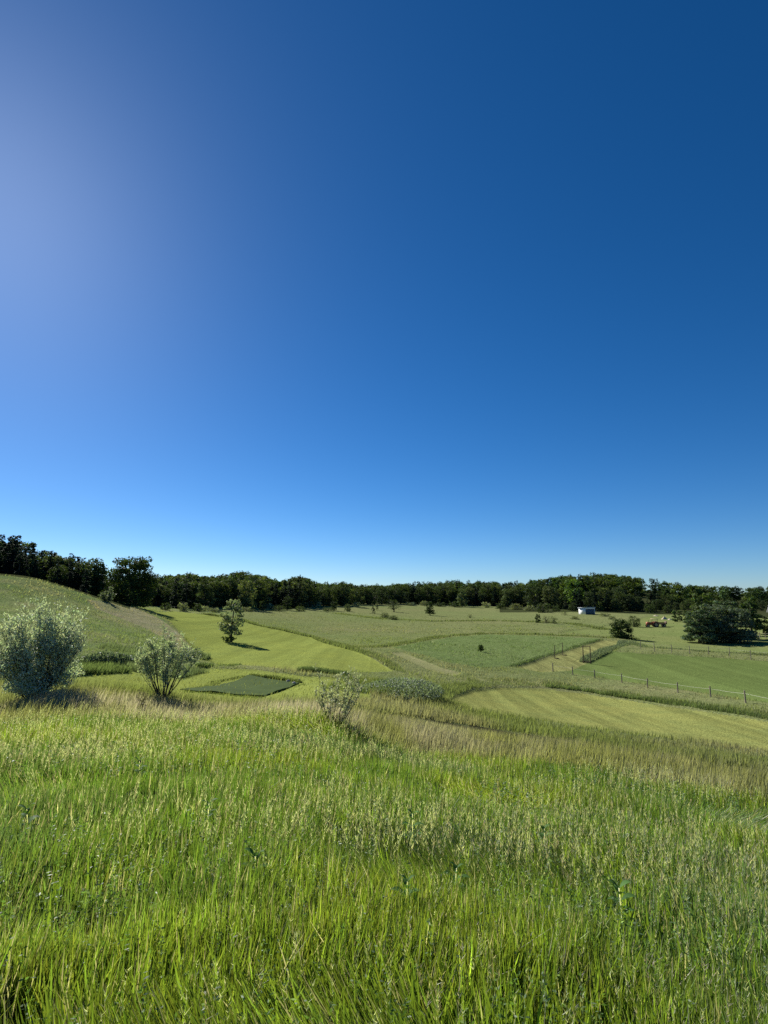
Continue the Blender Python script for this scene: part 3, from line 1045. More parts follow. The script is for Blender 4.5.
# ---- prototypes for the tree lines (placed copies share their meshes)
DEC = []
for i in range(9):
    wv = [8, 9, 7.5, 10, 8.5, 6.5, 9.5, 7, 8][i]
    tint = [(.056, .082, .032), (.050, .074, .034), (.070, .094, .040), (.054, .078, .030), (.080, .106, .042), (.046, .068, .034), (.062, .090, .034), (.090, .112, .054), (.050, .072, .036)][i]
    w_, c_ = tree_deciduous(R(100 + i), 12.0, wv, 4600, .40, .05, 44 + 3 * i, .5, tint, .24, 1.0)
    DEC.append(one_mesh('broadleaf_tree', w_, c_, M['leaf']))
CON = []
for i in range(6):
    w_, c_ = tree_conifer(R(200 + i), 14.0, [6.6, 5.6, 7.4, 6, 7, 5.2][i], 7500, .55, [(.030, .052, .036), (.034, .058, .036), (.028, .048, .036)][i % 3], .3, .4, .04, [1.15, 1.25, 1.05, 1.3, 1.1, 1.2][i])
    CON.append(one_mesh('conifer_tree', w_, c_, M['needle']))
SHR = []
for i in range(6):
    w_, c_ = tree_deciduous(R(300 + i), 3.0, 4.0, 900, .28, .0, 26, .5, [(.05, .075, .03), (.19, .215, .14), (.08, .11, .04), (.25, .28, .18), (.045, .065, .028), (.15, .17, .09)][i], .28)
    SHR.append(one_mesh('bush', w_, c_, M['leaf']))

DKC = (.030, .050, .028)


def put(protos, i, name, P, h0, want, label, cat, group, r, wide=1.0):
    o = link(name, protos[i], None, P)
    s = want / h0
    o.scale = (s * wide, s * wide, s)
    o.rotation_euler = (0, 0, r.uniform(0, 2 * PI))
    tag(o, label, cat, group)
    return o


def at_depth(px, D, sink=.1):
    d = ray(px, 600)
    return np.array([d[0] * D, D, H1(d[0] * D, D) - sink])


r = R(77)
# left wood behind the shoulder of the hill: tops follow the skyline
SKY = [(-160, 512), (0, 536), (10, 533), (20, 541), (32, 549), (42, 550), (55, 552), (66, 556), (78, 554), (84, 555), (92, 561), (100, 566), (108, 573)]
sx, sy = zip(*SKY)


def want_top(px, D, ytop):
    return EYE[2] + ray(px, ytop)[2] * D


for row, (D0, n, drop) in enumerate(((128, 60, 0), (140, 50, 1), (119, 38, 7))):
    for k in range(n):
        px = -150 + (255 + (0 if row < 2 else -10)) * (k + r.uniform(.1, .9)) / n
        D = D0 + r.uniform(-5, 7)
        P = at_depth(px, D)
        top = want_top(px, D, np.interp(px, sx, sy) + drop + r.normal(0, 2.0) + (3 if r.random() < .2 else 0))
        hh = max(4.0, top - P[2])
        con = r.random() < .93
        if con:
            put(CON, r.integers(6), 'spruce_tree', P, 14, hh, 'dark spruce in the wood crowning the grassy hill at the left', 'tree', 'spruces of the hill wood', r, 1.05)
        else:
            put(DEC, r.integers(9), 'broadleaf_tree', P, 12, hh, 'dark broadleaf tree among the spruces of the wood on the left hill', 'tree', 'broadleaf trees of the hill wood', r, 1.2)

# the long tree line across the valley: skyline rows and foot rows
TOPS = [(108, 578), (150, 574), (170, 574), (183, 571), (196, 574), (215, 575), (232, 572), (242, 570), (258, 573), (272, 578), (286, 578), (299, 574), (310, 579), (330, 582), (344, 581), (360, 584),
        (400, 582), (420, 581), (450, 579.5), (480, 580), (510, 581), (540, 578), (560, 574.5), (585, 572.5), (610, 572), (635, 575), (660, 579), (690, 584), (720, 584), (768, 586), (900, 586)]
FOOT = [(108, 175), (150, 172), (180, 176), (240, 198), (300, 228), (350, 275), (400, 325), (420, 340), (500, 325), (545, 290), (575, 268), (600, 262), (640, 264), (700, 268), (768, 270), (900, 270)]
tx, ty = zip(*TOPS)
fx, fd = zip(*FOOT)
SEG = [(260, 'behind the slim young tree'), (420, 'behind the scattered bushes'), (570, 'left of the white shed'), (1000, 'right of the white shed')]


def seg_name(px):
    for lim, s in SEG:
        if px < lim:
            return s
    return SEG[-1][1]


nrow = 104
for row in range(2):
    for k in range(nrow - row * 14):
        px = 140 + 690 * (k + r.uniform(.1, .9)) / (nrow - row * 14)
        D = np.interp(px, fx, fd) + (3 if row == 0 else 16) + r.uniform(-3, 6)
        P = at_depth(px, D)
        tl = np.interp(px, tx, ty)
        over = 3.0 if row == 0 else 1.0
        if px > 555:
            over = 17 if row == 0 else 12
        top = want_top(px, D, tl + over + abs(r.normal(0, 3.6)) - (3 if r.random() < .16 and px < 555 else 0))
        hh = float(np.clip(top - P[2], 4.5, 17))
        pc = .38 if px < 330 else (.2 if px < 560 else .3)
        s = seg_name(px)
        if r.random() < pc:
            put(CON, r.integers(6), 'conifer_tree', P, 14, hh, 'dark conifer in the far tree line ' + s, 'tree', 'conifers of the far tree line ' + s, r, 1.15)
        else:
            put(DEC, r.integers(9), 'broadleaf_tree', P, 12, hh, 'dark broadleaf tree in the far tree line ' + s, 'tree', 'broadleaf trees of the far tree line ' + s, r, 1.1)

# trees that stand out of the line by shape or colour
for px, D, ytop, kind, wide, tint, lab in (
        (299, 222, 573.5, 'con', 1.0, DKC, 'tall dark conifer standing out of the far tree line left of the scattered bushes'),
        (247, 190, 579, 'dec', 1.0, (.15, .18, .08), 'pale round-topped broadleaf tree in the far tree line behind the slim young tree'),
        (228, 196, 577, 'dec', .9, (.05, .075, .035), 'broad very dark tree beside the pale round-topped tree in the far tree line'),
        (241, 212, 569.5, 'dec', .6, (.08, .105, .05), 'narrow tall tree rising above the far tree line behind the slim young tree'),
        (252, 214, 570.5, 'dec', .6, (.09, .115, .055), 'feathery tree top rising right of the narrow tall tree in the far tree line'),
        (176, 168, 576, 'con', 1.3, DKC, 'wide dark spruce at the left end of the far tree line'),
        (186, 172, 574, 'con', 1.2, DKC, 'taller spruce next to the wide dark spruce in the far tree line'),
        (205, 176, 583, 'dec', 1.0, (.055, .08, .04), 'rounded dark tree at the front of the far tree line above the mown strip'),
        (158, 178, 582, 'dec', .9, (.12, .15, .07), 'light green tree beside the big round dark broadleaf tree'),
        (344, 262, 580, 'dec', .8, (.045, .07, .034), 'rounded dark tree top above the far tree line right of the tall dark conifer'),
        (462, 322, 588, 'dec', .8, (.11, .145, .075), 'pale grey-green tree at the front of the far tree line above the middle pasture'),
        (507, 318, 588, 'dec', .9, (.09, .12, .06), 'mid green tree at the front of the far tree line above the clover block')):
    P = at_depth(px, D)
    hh = want_top(px, D, ytop) - P[2]
    rr = R(1200 + px)
    if kind == 'con':
        w_, c_ = tree_conifer(rr, hh, hh * .42 * wide, 4200, .5, tint, .3, .4, .04, 1.15)
    else:
        w_, c_ = tree_deciduous(rr, hh, hh * .72 * wide, 5200, .36, .05, 60, .5, tint, .24)
    stand('conifer_tree' if kind == 'con' else 'broadleaf_tree', w_, c_, P, lab, 'tree', M['needle' if kind == 'con' else 'leaf'])

# forest mass behind and up the low ridge
vs, fs, cs, n0 = [], [], [], 0
LOW = []
for i in range(8):
    w_, c_ = (tree_deciduous(R(400 + i), 12, 9, 1300, .72, .05, 34, .5, [(.046, .070, .022), (.040, .062, .024), (.055, .080, .026), (.062, .088, .026)][i % 4], .25) if i < 6 else
              tree_conifer(R(400 + i), 13, 6, 1300, .8, (.028, .048, .024), .3, .4))
    LOW.append((c_.v[0], c_.f[0], c_.c[0]))
for k in range(560):
    px = r.uniform(90, 900)
    D = np.interp(px, fx, fd) + 26 + r.random() ** 1.2 * np.interp(px, [150, 400, 560, 620, 700, 900], [70, 90, 170, 190, 170, 150])
    d = ray(px, 600)
    gx, gy = d[0] * D, D
    gz = H1(gx, gy)
    top = want_top(px, D, np.interp(px, tx, ty) + .6 + abs(r.normal(0, 1.6)))
    hh = np.clip(top - gz, 6, 15)
    v, f, c = LOW[r.integers(8)]
    s = hh / 12
    an = r.uniform(0, 2 * PI)
    ca, sa = math.cos(an), math.sin(an)
    vv = v @ np.array([[ca, sa, 0], [-sa, ca, 0], [0, 0, 1]]) * np.array([s * 1.1, s * 1.1, s]) + np.array([gx, gy, gz])
    vs.append(vv)
    fs.append(f + n0)
    cs.append(c * np.exp(r.normal(.25, .28)) * np.array([r.uniform(.85, 1.15), 1, r.uniform(.8, 1.1)]))
    n0 += len(v)
fo = link('distant_forest', mesh_np('distant_forest', np.concatenate(vs), np.concatenate(fs), M['leaf'], np.concatenate(cs)))
tag(fo, 'dark continuous forest covering the low ridge along the horizon', 'forest', kind='stuff')


# ---- single trees and bushes standing in the fields
def field_tree(px, py, pxh, pxw, kind, label, cat='tree', seed=0, tint=(.045, .07, .025), leafm='leaf', name=None, n=900, group=None, clear=.1):
    P = ground(px, py, 40)
    hh, ww = hpx(pxh, P), hpx(pxw, P)
    rr = R(seed + int(px))
    if kind == 'con':
        w_, c_ = tree_conifer(rr, hh, ww, n, max(.3, hh * .09), tint, .15, .4)
    else:
        w_, c_ = tree_deciduous(rr, hh, ww, int(n * 1.7), max(.16, hh * .055), 0.0 if cat == 'bush' else clear, 50 if cat == 'bush' else 36, .5, tint, .28)
    bush = cat in ('bush', 'shrub')
    return stand(name or ('field_tree' if cat == 'tree' else 'field_bush'), w_, c_, P, label, cat, M[leafm], group, 0, 'foliage' if bush else 'crown', 'stems' if bush else 'trunk')


DK, GY_, PL = (.036, .055, .026), (.095, .12, .065), (.15, .17, .105)
field_tree(287, 611, 15, 11, 'dec', 'dark tree left of centre in front of the far tree line above the mown strip', seed=1, tint=DK)
field_tree(279, 612, 7, 15, 'dec', 'low wide bush beside the dark tree left of centre', 'bush', 2, (.06, .085, .04))
field_tree(300, 576 + 36, 6, 12, 'dec', 'small low bush right of the dark tree left of centre', 'bush', 4, (.07, .095, .04))
field_tree(334, 611.5, 11, 8, 'dec', 'small dark tree leaning over a low bush near the picture centre', seed=3, tint=DK)
field_tree(328, 612, 5, 12, 'dec', 'low spreading bush under the small dark leaning tree', 'bush', 8, (.075, .1, .05))
field_tree(347.5, 612, 8, 8, 'dec', 'round grey-green bush between the two small dark trees', 'bush', 5, (.07, .095, .045))
field_tree(373, 614, 8, 6, 'con', 'small dark pointed conifer beside a spindly sapling', seed=6, tint=DK, leafm='needle')
field_tree(377, 611, 10, 3.5, 'dec', 'spindly grey sapling beside the small pointed conifer', seed=7, tint=GY_, n=160)
field_tree(394, 612.5, 13, 15, 'dec', 'bare-stemmed spreading grey tree in the pasture', seed=4, tint=(.06, .08, .045), n=420, clear=.25)
field_tree(430, 616, 15, 10.5, 'dec', 'dense dark oval tree alone in the middle pasture', seed=9, tint=(.036, .058, .022), clear=.08)
field_tree(385, 618.5, 6, 10, 'dec', 'left of two low pale bushes by the pasture edge', 'bush', 11, (.10, .125, .07))
field_tree(393, 620.5, 5, 11, 'dec', 'right of two low pale bushes by the pasture edge', 'bush', 12, (.11, .13, .075))
field_tree(538, 623.5, 10, 6, 'dec', 'dark upright bush at the left of a brushy row', 'bush', 13, (.05, .075, .03))
field_tree(546, 623.5, 8, 11, 'dec', 'sparse greyish bush in the middle of a brushy row', 'bush', 14, (.11, .115, .075), n=350)
field_tree(554, 624.5, 8.5, 9, 'dec', 'grey-green bush at the right of a brushy row', 'bush', 15, (.085, .105, .055), n=420)
field_tree(621, 639, 20, 22, 'dec', 'big round dark bush in the right pasture', 'bush', 16, (.036, .060, .022), n=2600, clear=0)
field_tree(634, 627, 11, 14, 'dec', 'smaller dark bush behind the big round one in the right pasture', 'bush', 17, (.045, .066, .026), n=1200, clear=0)
field_tree(481, 654, 9, 6, 'dec', 'tiny young tree standing alone on the dark clover block', 'tree', 18, (.045, .075, .022), n=260, clear=.35)
field_tree(565, 616, 7, 8, 'dec', 'small yellow-green bush left of the white shed', 'bush', 19, (.09, .11, .035), n=300)
field_tree(470, 618.5, 4.5, 6, 'dec', 'tiny pale bush at the margin of the middle pasture', 'bush', 20, PL, n=200)
# bushes along the foot of the tree line
lb = R(55)
for k, (px, py, ph, pw, s) in enumerate(((165, 611, 8, 12, 0), (183, 612, 9, 14, 1), (197, 612, 9, 12, 4), (204, 611.5, 6, 11, 3), (214, 613, 5, 13, 1), (262, 611, 10, 8, 0), (268, 609, 6, 14, 3), (246, 612, 5, 16, 5),
                                       (314, 607.5, 7, 15, 3), (320, 605.5, 6, 10, 2), (357, 607, 5, 8, 3), (411, 606, 4, 11, 3), (424, 606, 5, 9, 1), (440, 607, 5, 12, 4), (455, 607.5, 6, 14, 0), (486, 608, 6, 10, 3), (500, 609, 6, 12, 0),
                                       (516, 609.5, 6, 13, 5), (530, 610.5, 5, 12, 1), (543, 613, 10, 18, 4), (556, 612, 6, 10, 0), (573, 611, 8, 10, 4), (600, 611, 9, 12, 2), (616, 611.5, 11, 14, 4), (650, 613, 9, 12, 0), (668, 613, 8, 12, 4),
                                       (605, 617, 4, 12, 5), (612, 620, 4, 10, 1), (575, 620, 4, 9, 5))):
    P = ground(px, py, 40)
    s_words = ['dark green', 'pale grey-green', 'mid green', 'silvery pale', 'very dark', 'dull olive'][s]
    o = put(SHR, s, 'field_bush', P, 3.0, hpx(ph, P), s_words + ' bush under the far tree line ' + seg_name(px), 'bush', s_words + ' bushes at the foot of the far tree line ' + seg_name(px), lb)
    o.scale = (hpx(pw, P) / 4, hpx(pw, P) / 4, hpx(ph, P) / 3)

# pines and company at the right
PINES = [(700, 643, 34, 30, 'pine with a rounded dark crown at the left of the right-hand clump', (.085, .120, .065), 5),
         (716, 642, 40, 36, 'tallest spreading grey-green pine in the middle of the right-hand clump', (.105, .135, .082), 6),
         (735, 643, 36, 36, 'broad grey-green pine in front of the right-hand clump', (.105, .132, .085), 7),
         (728, 639, 40, 26, 'dark pine at the back of the right-hand clump', (.075, .105, .058), 8)]
for px, py, ph, pw, lab, tint, sd in PINES:
    P = ground(px, py, 60)
    rr = R(500 + sd)
    w_, c_ = tree_deciduous(rr, hpx(ph, P), hpx(pw, P) * 1.1, 9000, .32, .0, 80, .5, tint, .25, .6)
    stand('pine_tree', w_, c_, P, lab, 'tree', M['needle'], 'pines of the right-hand clump')
P = ground(705, 634, 60)
w_, c_ = tree_deciduous(R(31), hpx(42, P), hpx(26, P), 2400, .5, .1, 36, .5, (.070, .100, .034), .25)
stand('leafy_tree', w_, c_, P, 'lighter green leafy tree rising behind the left pine of the right-hand clump', 'tree', M['leaf'])
P = ground(752, 634, 60)
w_, c_ = tree_deciduous(R(32), hpx(38, P), hpx(20, P), 2000, .5, .1, 34, .5, (.055, .085, .030), .25)
stand('leafy_tree', w_, c_, P, 'leafy tree beside the pale house at the right edge', 'tree', M['leaf'])
P = ground(771, 634, 60)
w_, c_ = tree_deciduous(R(33), hpx(19, P), hpx(16, P), 1200, .4, .0, 24, .5, (.065, .085, .035), .25)
stand('yard_bush', w_, c_, P, 'olive bush below the pale house at the right edge', 'bush', M['leaf'], None, 0, 'foliage', 'stems')
# row of small clipped trees
for k, (px, lab) in enumerate(((675, 'first small columnar tree of the row, next to the pale sand heaps'), (680, 'second small columnar tree of the row, near the sand heaps'),
                               (685.5, 'third small columnar tree of the row, near the pines'), (691, 'last small columnar tree of the row, next to the pines'))):
    P = ground(px, 622, 60)
    w_, c_ = tree_deciduous(R(600 + k), hpx(12.5, P), hpx(4.8, P), 1100, .35, .04, 20, .5, (.13, .18, .07), .22)
    stand('columnar_tree', w_, c_, P, lab, 'tree', M['leaf'], 'row of small columnar trees')

# mound of leafy weeds below the crest, and milkweed hedge bands
mb = MB()
n = 5200
P = ground(402, 696, 26)
an, rr = rng.uniform(0, 2 * PI, n), np.sqrt(rng.random(n))
ex, ey = hpx(40, P) * rr * np.cos(an), 3.2 * rr * np.sin(an)
hh = (.62 * np.sqrt(np.clip(1 - rr ** 2, 0, 1)) + .28) * rng.uniform(.5, 1.1, n)
pos = np.stack([ex, ey, hh], 1)
nr_ = np.array([0, 0, 1.]) + .8 * unit(n)
v, f = leaves(pos, unit(n) + np.array([0, 0, .25]), nr_, .17 * rng.uniform(.6, 1.3, n), .07)
mb.add(v, f, np.repeat(np.array([.18, .225, .15]) * np.exp(rng.normal(0, .22, (n, 1))), 4, axis=0))
st = MB()
n = 1500
an, rr = rng.uniform(0, 2 * PI, n), np.sqrt(rng.random(n))
zz = (.55 * np.sqrt(1 - rr ** 2) + .22) * rng.uniform(.7, 1, n)
v, f, c = blades(hpx(40, P) * rr * np.cos(an), 3.2 * rr * np.sin(an), np.zeros(n) - .3, zz + .3, np.full(n, .03), zz * .05, an, zz * .05, 1, np.tile([.10, .13, .06], (n, 1)))
st.add(v, f, c)
o = link('milkweed_patch', None, None, P)
tag(o, 'low mound of pale blue-green leafy weeds beyond the tan grass', 'weeds')
mb.build('foliage', M['willow'], o)
st.build('stems', M['verge'], o)

mb = MB()
Q = [ground(px, py, 26) for px, py in ((70, 668), (110, 667), (150, 664.5), (192, 661))]
Q = np.array(Q)
n = 6500
t = rng.random(n) * 2.999
k = t.astype(int)
w = (t - k)[:, None]
pos = Q[k] * (1 - w) + Q[k + 1] * w
wdt = rng.random(n)
pos[:, 1] += wdt * 4.5
pos[:, 2] = height(pos[:, 0], pos[:, 1]) + (.35 + .9 * rng.random(n)) * (.6 + .5 * vnoise(pos[:, 0], pos[:, 1], 2, 5)) * np.sin(PI * (.15 + .7 * wdt))
v, f = leaves(pos, unit(n) + np.array([0, 0, .3]), np.array([0, 0, 1.]) + .8 * unit(n), .2 * rng.uniform(.6, 1.3, n), .09)
mb.add(v, f, np.repeat(np.array([.135, .18, .11]) * np.exp(rng.normal(0, .22, (n, 1))), 4, axis=0))
tag(mb.build('leafy_weeds', M['willow']), 'long low belt of leafy weeds across the foot of the grassy hill', 'weeds', kind='stuff')

# broad-leaved milkweeds in the sward
MW = [(413, 858, .62, 'milkweed with folded grey-green leaves in the middle of the near grass'), (404, 935, .5, 'milkweed with long pale leaves low in the near grass below the middle one'),
      (626, 935, .5, 'milkweed with a pale curled leaf in the near grass at the right'), (205, 835, .5, 'broad-leaved milkweed in the near grass on the left'),
      (255, 905, .5, 'dark-leaved milkweed in the bright grass left of centre'), (452, 905, .45, 'small upright milkweed right of the middle of the near grass'),
      (545, 850, .45, 'milkweed half hidden in the near grass right of centre'), (30, 840, .5, 'milkweed at the left edge of the near grass'),
      (575, 790, .5, 'milkweed near the far side of the near grass'), (140, 775, .5, 'grey milkweed in the bluish grass at upper left of the slope')]
for i, (px, py, hh, lab) in enumerate(MW):
    P = ground(px, py + 20, 1.2)
    rr = R(700 + i)
    hh *= .92
    st, lf = MB(), MB()
    tp = np.stack([np.linspace(0, rr.normal(0, .04), 5), np.linspace(0, rr.normal(0, .04), 5), np.linspace(0, hh, 5)], 1)
    st.tube(tp, np.linspace(.007, .004, 5), 6)
    for k in range(7):
        z = hh * (.42 + .58 * k / 6)
        for sgn in (0, PI):
            an = k * PI / 2 + sgn + rr.normal(0, .25)
            ln = rr.uniform(.10, .16) * (1.0 if k < 5 else .8)
            wd = ln * rr.uniform(.36, .46)
            upw = rr.uniform(.35, .9) + (.5 if k > 4 else 0)
            s = np.linspace(0, 1, 7)
            prof = np.array([.08, .6, .95, 1, .85, .5, .03]) * wd / 2
            out = s * ln * math.cos(math.atan(upw))
            zz = z + s * ln * math.sin(math.atan(upw)) - .35 * ln * s ** 2.2
            ux, uy = math.cos(an), math.sin(an)
            cen = np.stack([ux * out, uy * out, zz], 1)
            cen[:, :2] += tp[-1, :2] * z / hh
            sid = np.array([-uy, ux, 0])
            cup = .35
            L_ = cen + prof[:, None] * sid + np.array([0, 0, 1]) * (prof * cup)[:, None]
            R_ = cen - prof[:, None] * sid + np.array([0, 0, 1]) * (prof * cup)[:, None]
            v = np.concatenate([L_, cen, R_])
            f = []
            for q in range(6):
                f += [[q, q + 1, 7 + q + 1, 7 + q], [7 + q, 7 + q + 1, 14 + q + 1, 14 + q]]
            tint = np.array([.075, .155, .040]) * math.exp(rr.normal(0, .18))
            lf.add(v, f, tint)
    o = link('milkweed_plant', None, None, P)
    tag(o, lab, 'weed', 'milkweeds in the near grass')
    st.build('stem', M['grass'], o, smooth=True)
    lf.build('leaves', M['weedleaf'], o, smooth=True)

# ------------------------------------------------------------------ tarp, fences, buildings and the rest
q = [ground(px, py, 30) for px, py in ((180, 690), (248, 676.5), (299, 683.5), (262, 697))]
mb = MB()
A, B, Cc, Dd = [np.array(p) for p in q]
N_ = 24
uu, vv = np.meshgrid(np.linspace(0, 1, N_), np.linspace(0, 1, N_))
pp = (A[None, None] * ((1 - uu) * (1 - vv))[..., None] + B * (uu * (1 - vv))[..., None] + Cc * (uu * vv)[..., None] + Dd * ((1 - uu) * vv)[..., None])
pz = height(pp[..., 0], pp[..., 1]) + .10 + .16 * (fbm(pp[..., 0], pp[..., 1], 1.6, 200) - .5)
pp[..., 2] = pz
ii = np.arange(N_ * N_).reshape(N_, N_)
top = pp.reshape(-1, 3)
qd = np.stack([ii[:-1, :-1], ii[:-1, 1:], ii[1:, 1:], ii[1:, :-1]], -1).reshape(-1, 4)
mb.add(top, qd)
loop = np.concatenate([ii[0], ii[1:, -1], ii[-1, :-1][::-1], ii[1:-1, 0][::-1]])
low = top[loop] - np.array([0, 0, .14])
nl = len(loop)
sv = np.concatenate([top[loop], low])
sf = [[i, (i + 1) % nl, nl + (i + 1) % nl, nl + i] for i in range(nl)]
mb.add(sv, sf)
o = mb.build('ground_tarp', M['tarp'], None, smooth=False)
tag(o, 'flat dark green four-sided tarp spread on the mown grass below the hill', 'tarp')
for k, (px, py, lab) in enumerate(((294, 684.8, 'pale stone at the right corner of the dark green tarp'), (299, 682.2, 'larger pale stone just off the right corner of the dark green tarp'),
                                   (288, 682.6, 'grey stone on the far edge of the dark green tarp'))):
    P = ground(px, py, 30)
    mb = MB()
    rr = R(800 + k)
    n1, n2 = 8, 6
    th, ph = np.meshgrid(np.linspace(0, 2 * PI, n1, endpoint=False), np.linspace(.05, PI * .6, n2))
    rd = .13 * (1 + .25 * rr.normal(size=th.shape))
    v = np.stack([rd * np.cos(th) * np.sin(ph), rd * np.sin(th) * np.sin(ph), .7 * rd * np.cos(ph) + .12], -1).reshape(-1, 3)
    f = [[i * n1 + j, i * n1 + (j + 1) % n1, (i + 1) * n1 + (j + 1) % n1, (i + 1) * n1 + j] for i in range(n2 - 1) for j in range(n1)]
    f.append([0, 1, 2, 3])
    mb.add(v, f)
    tag(mb.build('stone', M['stone'], None, P, True), lab, 'stone', 'stones holding down the tarp')


def fence(name, pts, posth, label, wires, r0=.055, mat='wood', seed=0):
    P = [ground(px, py, 30) for px, py in pts]
    base = P[0]
    o = link(name, None, None, base)
    tag(o, label, 'fence')
    rr = R(seed)
    tops = []
    for p in P:
        mb = MB()
        lx, ly = rr.normal(0, .03, 2)
        h = posth * rr.uniform(.94, 1.06)
        mb.tube([[0, 0, -.2], [lx * .5, ly * .5, h * .5], [lx, ly, h]], [r0 * 1.08, r0, r0 * .95], 8)
        mb.build('post', M[mat], o, p - base)
        tops.append((p - base, h))
    for wz in wires:
        mb = MB()
        path = []
        for (a, ha), (b, hb) in zip(tops[:-1], tops[1:]):
            for s in np.linspace(0, 1, 5)[:-1]:
                q = a * (1 - s) + b * s
                path.append(q + np.array([0, -.06, wz * (ha * (1 - s) + hb * s) - .05 * math.sin(PI * s)]))
        path.append(tops[-1][0] + np.array([0, -.06, wz * tops[-1][1]]))
        mb.tube(path, .009, 4)
        mb.build('wire', M['wire'], o)
    return o


fence('wire_fence', [(553, 672.5), (573, 676.5), (595, 680), (622, 684.5), (648, 689.5), (678, 694.5), (711, 699.5), (746, 705.5), (784, 713), (826, 721), (874, 731)], 1.3,
      'nearer fence of short wooden posts and a pale strand along the mown paddock', (.8,), .07, seed=1)
fence('wire_fence', [(641, 651), (655, 653), (672, 654.5), (690, 655.5), (709, 656.5), (730, 658), (751, 660.5), (775, 663), (802, 666), (832, 669)], 1.7,
      'farther fence of slim wooden posts along the back of the mown paddock', (.85,), .055, 'wood', 2)
fence('wire_fence', [(754, 637.5), (760, 638), (766, 638.5), (773, 639), (780, 639.6)], 1.2, 'short pale rail fence below the house at the right edge', (.9, .5), .09, 'wood', 3)

for k, (pa, pb, ph, lab, rail) in enumerate(((((583.5, 663.0)), (590.7, 663.6), 16.5, 'dark wooden frame of two posts and a crossbar at the corner of the mown paddock', True),
                                             (((554.8, 658.5)), (562.8, 655.2), 12.5, 'pair of bare posts with a thin top bar on the pale mown lane', True))):
    A, B = ground(*pa, 40), ground(*pb, 40)
    o = link('post_frame', None, None, A)
    tag(o, lab, 'frame')
    hgt = hpx(ph, A)
    for p in (A, B):
        mb = MB()
        mb.tube([[0, 0, -.2], [.02, 0, hgt]], [.075 if k == 0 else .06, .07 if k == 0 else .05], 8)
        mb.build('post', M['darkwood'], o, p - A)
    mb = MB()
    d = B - A
    mb.tube([[0, -.02, hgt * .97], [d[0], d[1] - .02, d[2] + hgt * .97]], .045 if k == 0 else .02, 6)
    mb.build('crossbar', M['darkwood'], o)
    if k == 0:
        mb = MB()
        mb.tube([[0, -.02, .25], [d[0], d[1] - .02, d[2] + .25]], .05, 6)
        mb.build('bottom_rail', M['darkwood'], o)
    else:
        for p in (A, B):
            mb = MB()
            mb.tube([[0, 0, .0], [.25, -.35, .06], [.55, -.5, .05]], [.09, .08, .05], 6)
            mb.build('brace_foot', M['darkwood'], o, p - A)


# the small white run-in shed
P = ground(587, 614.8, 60)
o = link('field_shed', None, None, P)
o.rotation_euler = (0, 0, math.radians(27))
tag(o, 'small white shed with a dark open front standing in the far pasture', 'shed')
mb = MB()
mb.box((-2.6, 0, 1.45), (.12, 3.6, 2.9))
mb.box((2.6, 0, 1.35), (.12, 3.6, 2.7))
mb.box((0, 1.74, 1.3), (5.08, .12, 2.6))
mb.box((0, -1.72, 2.62), (5.08, .1, .5))
mb.build('wall', M['white'], o)
mb = MB()
v = np.array([[-2.95, -2.15, 3.02], [2.95, -2.15, 3.02], [2.95, 2.1, 2.72], [-2.95, 2.1, 2.72]])
v = np.concatenate([v, v + np.array([0, 0, .12])])
mb.add(v, [[3, 2, 1, 0], [4, 5, 6, 7], [0, 1, 5, 4], [1, 2, 6, 5], [2, 3, 7, 6], [3, 0, 4, 7]])
mb.build('roof', M['roof'], o)
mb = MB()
mb.box((0, -1.6, 1.18), (5.05, .06, 2.36))  # dark panel standing in for the shaded inside of the open front
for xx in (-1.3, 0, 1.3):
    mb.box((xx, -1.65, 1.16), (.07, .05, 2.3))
mb.build('front_shade', M['slate'], o)

# house at the right edge
P = ground(779, 629, 100) if False else at_depth(792, 150)
o = link('farm_house', None, None, P)
o.rotation_euler = (0, 0, math.radians(-18))
tag(o, 'pale farmhouse with a light gabled roof cut off by the right edge', 'house')
wd, dp, eh, rh = 9.0, 7.0, 4.8, 8.2
mb = MB()
mb.box((0, 0, eh / 2 - .2), (wd, dp, eh + .4))
v = [[-wd / 2, -dp / 2, eh], [-wd / 2, dp / 2, eh], [-wd / 2, 0, rh - .1], [wd / 2, -dp / 2, eh], [wd / 2, dp / 2, eh], [wd / 2, 0, rh - .1]]
mb.add(v, [[0, 2, 1], [3, 4, 5]])
mb.build('wall', M['greywall'], o)
mb = MB()
for s in (-1, 1):
    e = np.array([[-wd / 2 - .4, s * (dp / 2 + .5), eh - .45], [wd / 2 + .4, s * (dp / 2 + .5), eh - .45], [wd / 2 + .4, 0, rh], [-wd / 2 - .4, 0, rh]])
    v = np.concatenate([e, e + np.array([0, 0, .18])])
    mb.add(v, [[3, 2, 1, 0], [4, 5, 6, 7], [0, 1, 5, 4], [1, 2, 6, 5], [2, 3, 7, 6], [3, 0, 4, 7]])
rf = mb.build('roof', M['shingle'], o)
mb = MB()
mb.box((1.5, .6, rh + .4), (.7, .7, 1.6))
mb.build('chimney', M['stone'], rf)
for xx in (-3, -1, 1, 3):
    for zz in (1.5, 3.7):
        mb = MB()
        for dx, dz, sx_, sz_ in ((-.5, 0, .1, 1.4), (.5, 0, .1, 1.4), (0, .72, 1.1, .1), (0, -.72, 1.1, .1)):
            mb.box((xx + dx, -dp / 2 - .04, zz + dz), (sx_, .1, sz_))
        wn = mb.build('window', M['white'], o)
        mb = MB()
        mb.box((xx, -dp / 2 - .012, zz), (.9, .03, 1.34))
        mb.build('pane', M['glass'], wn)

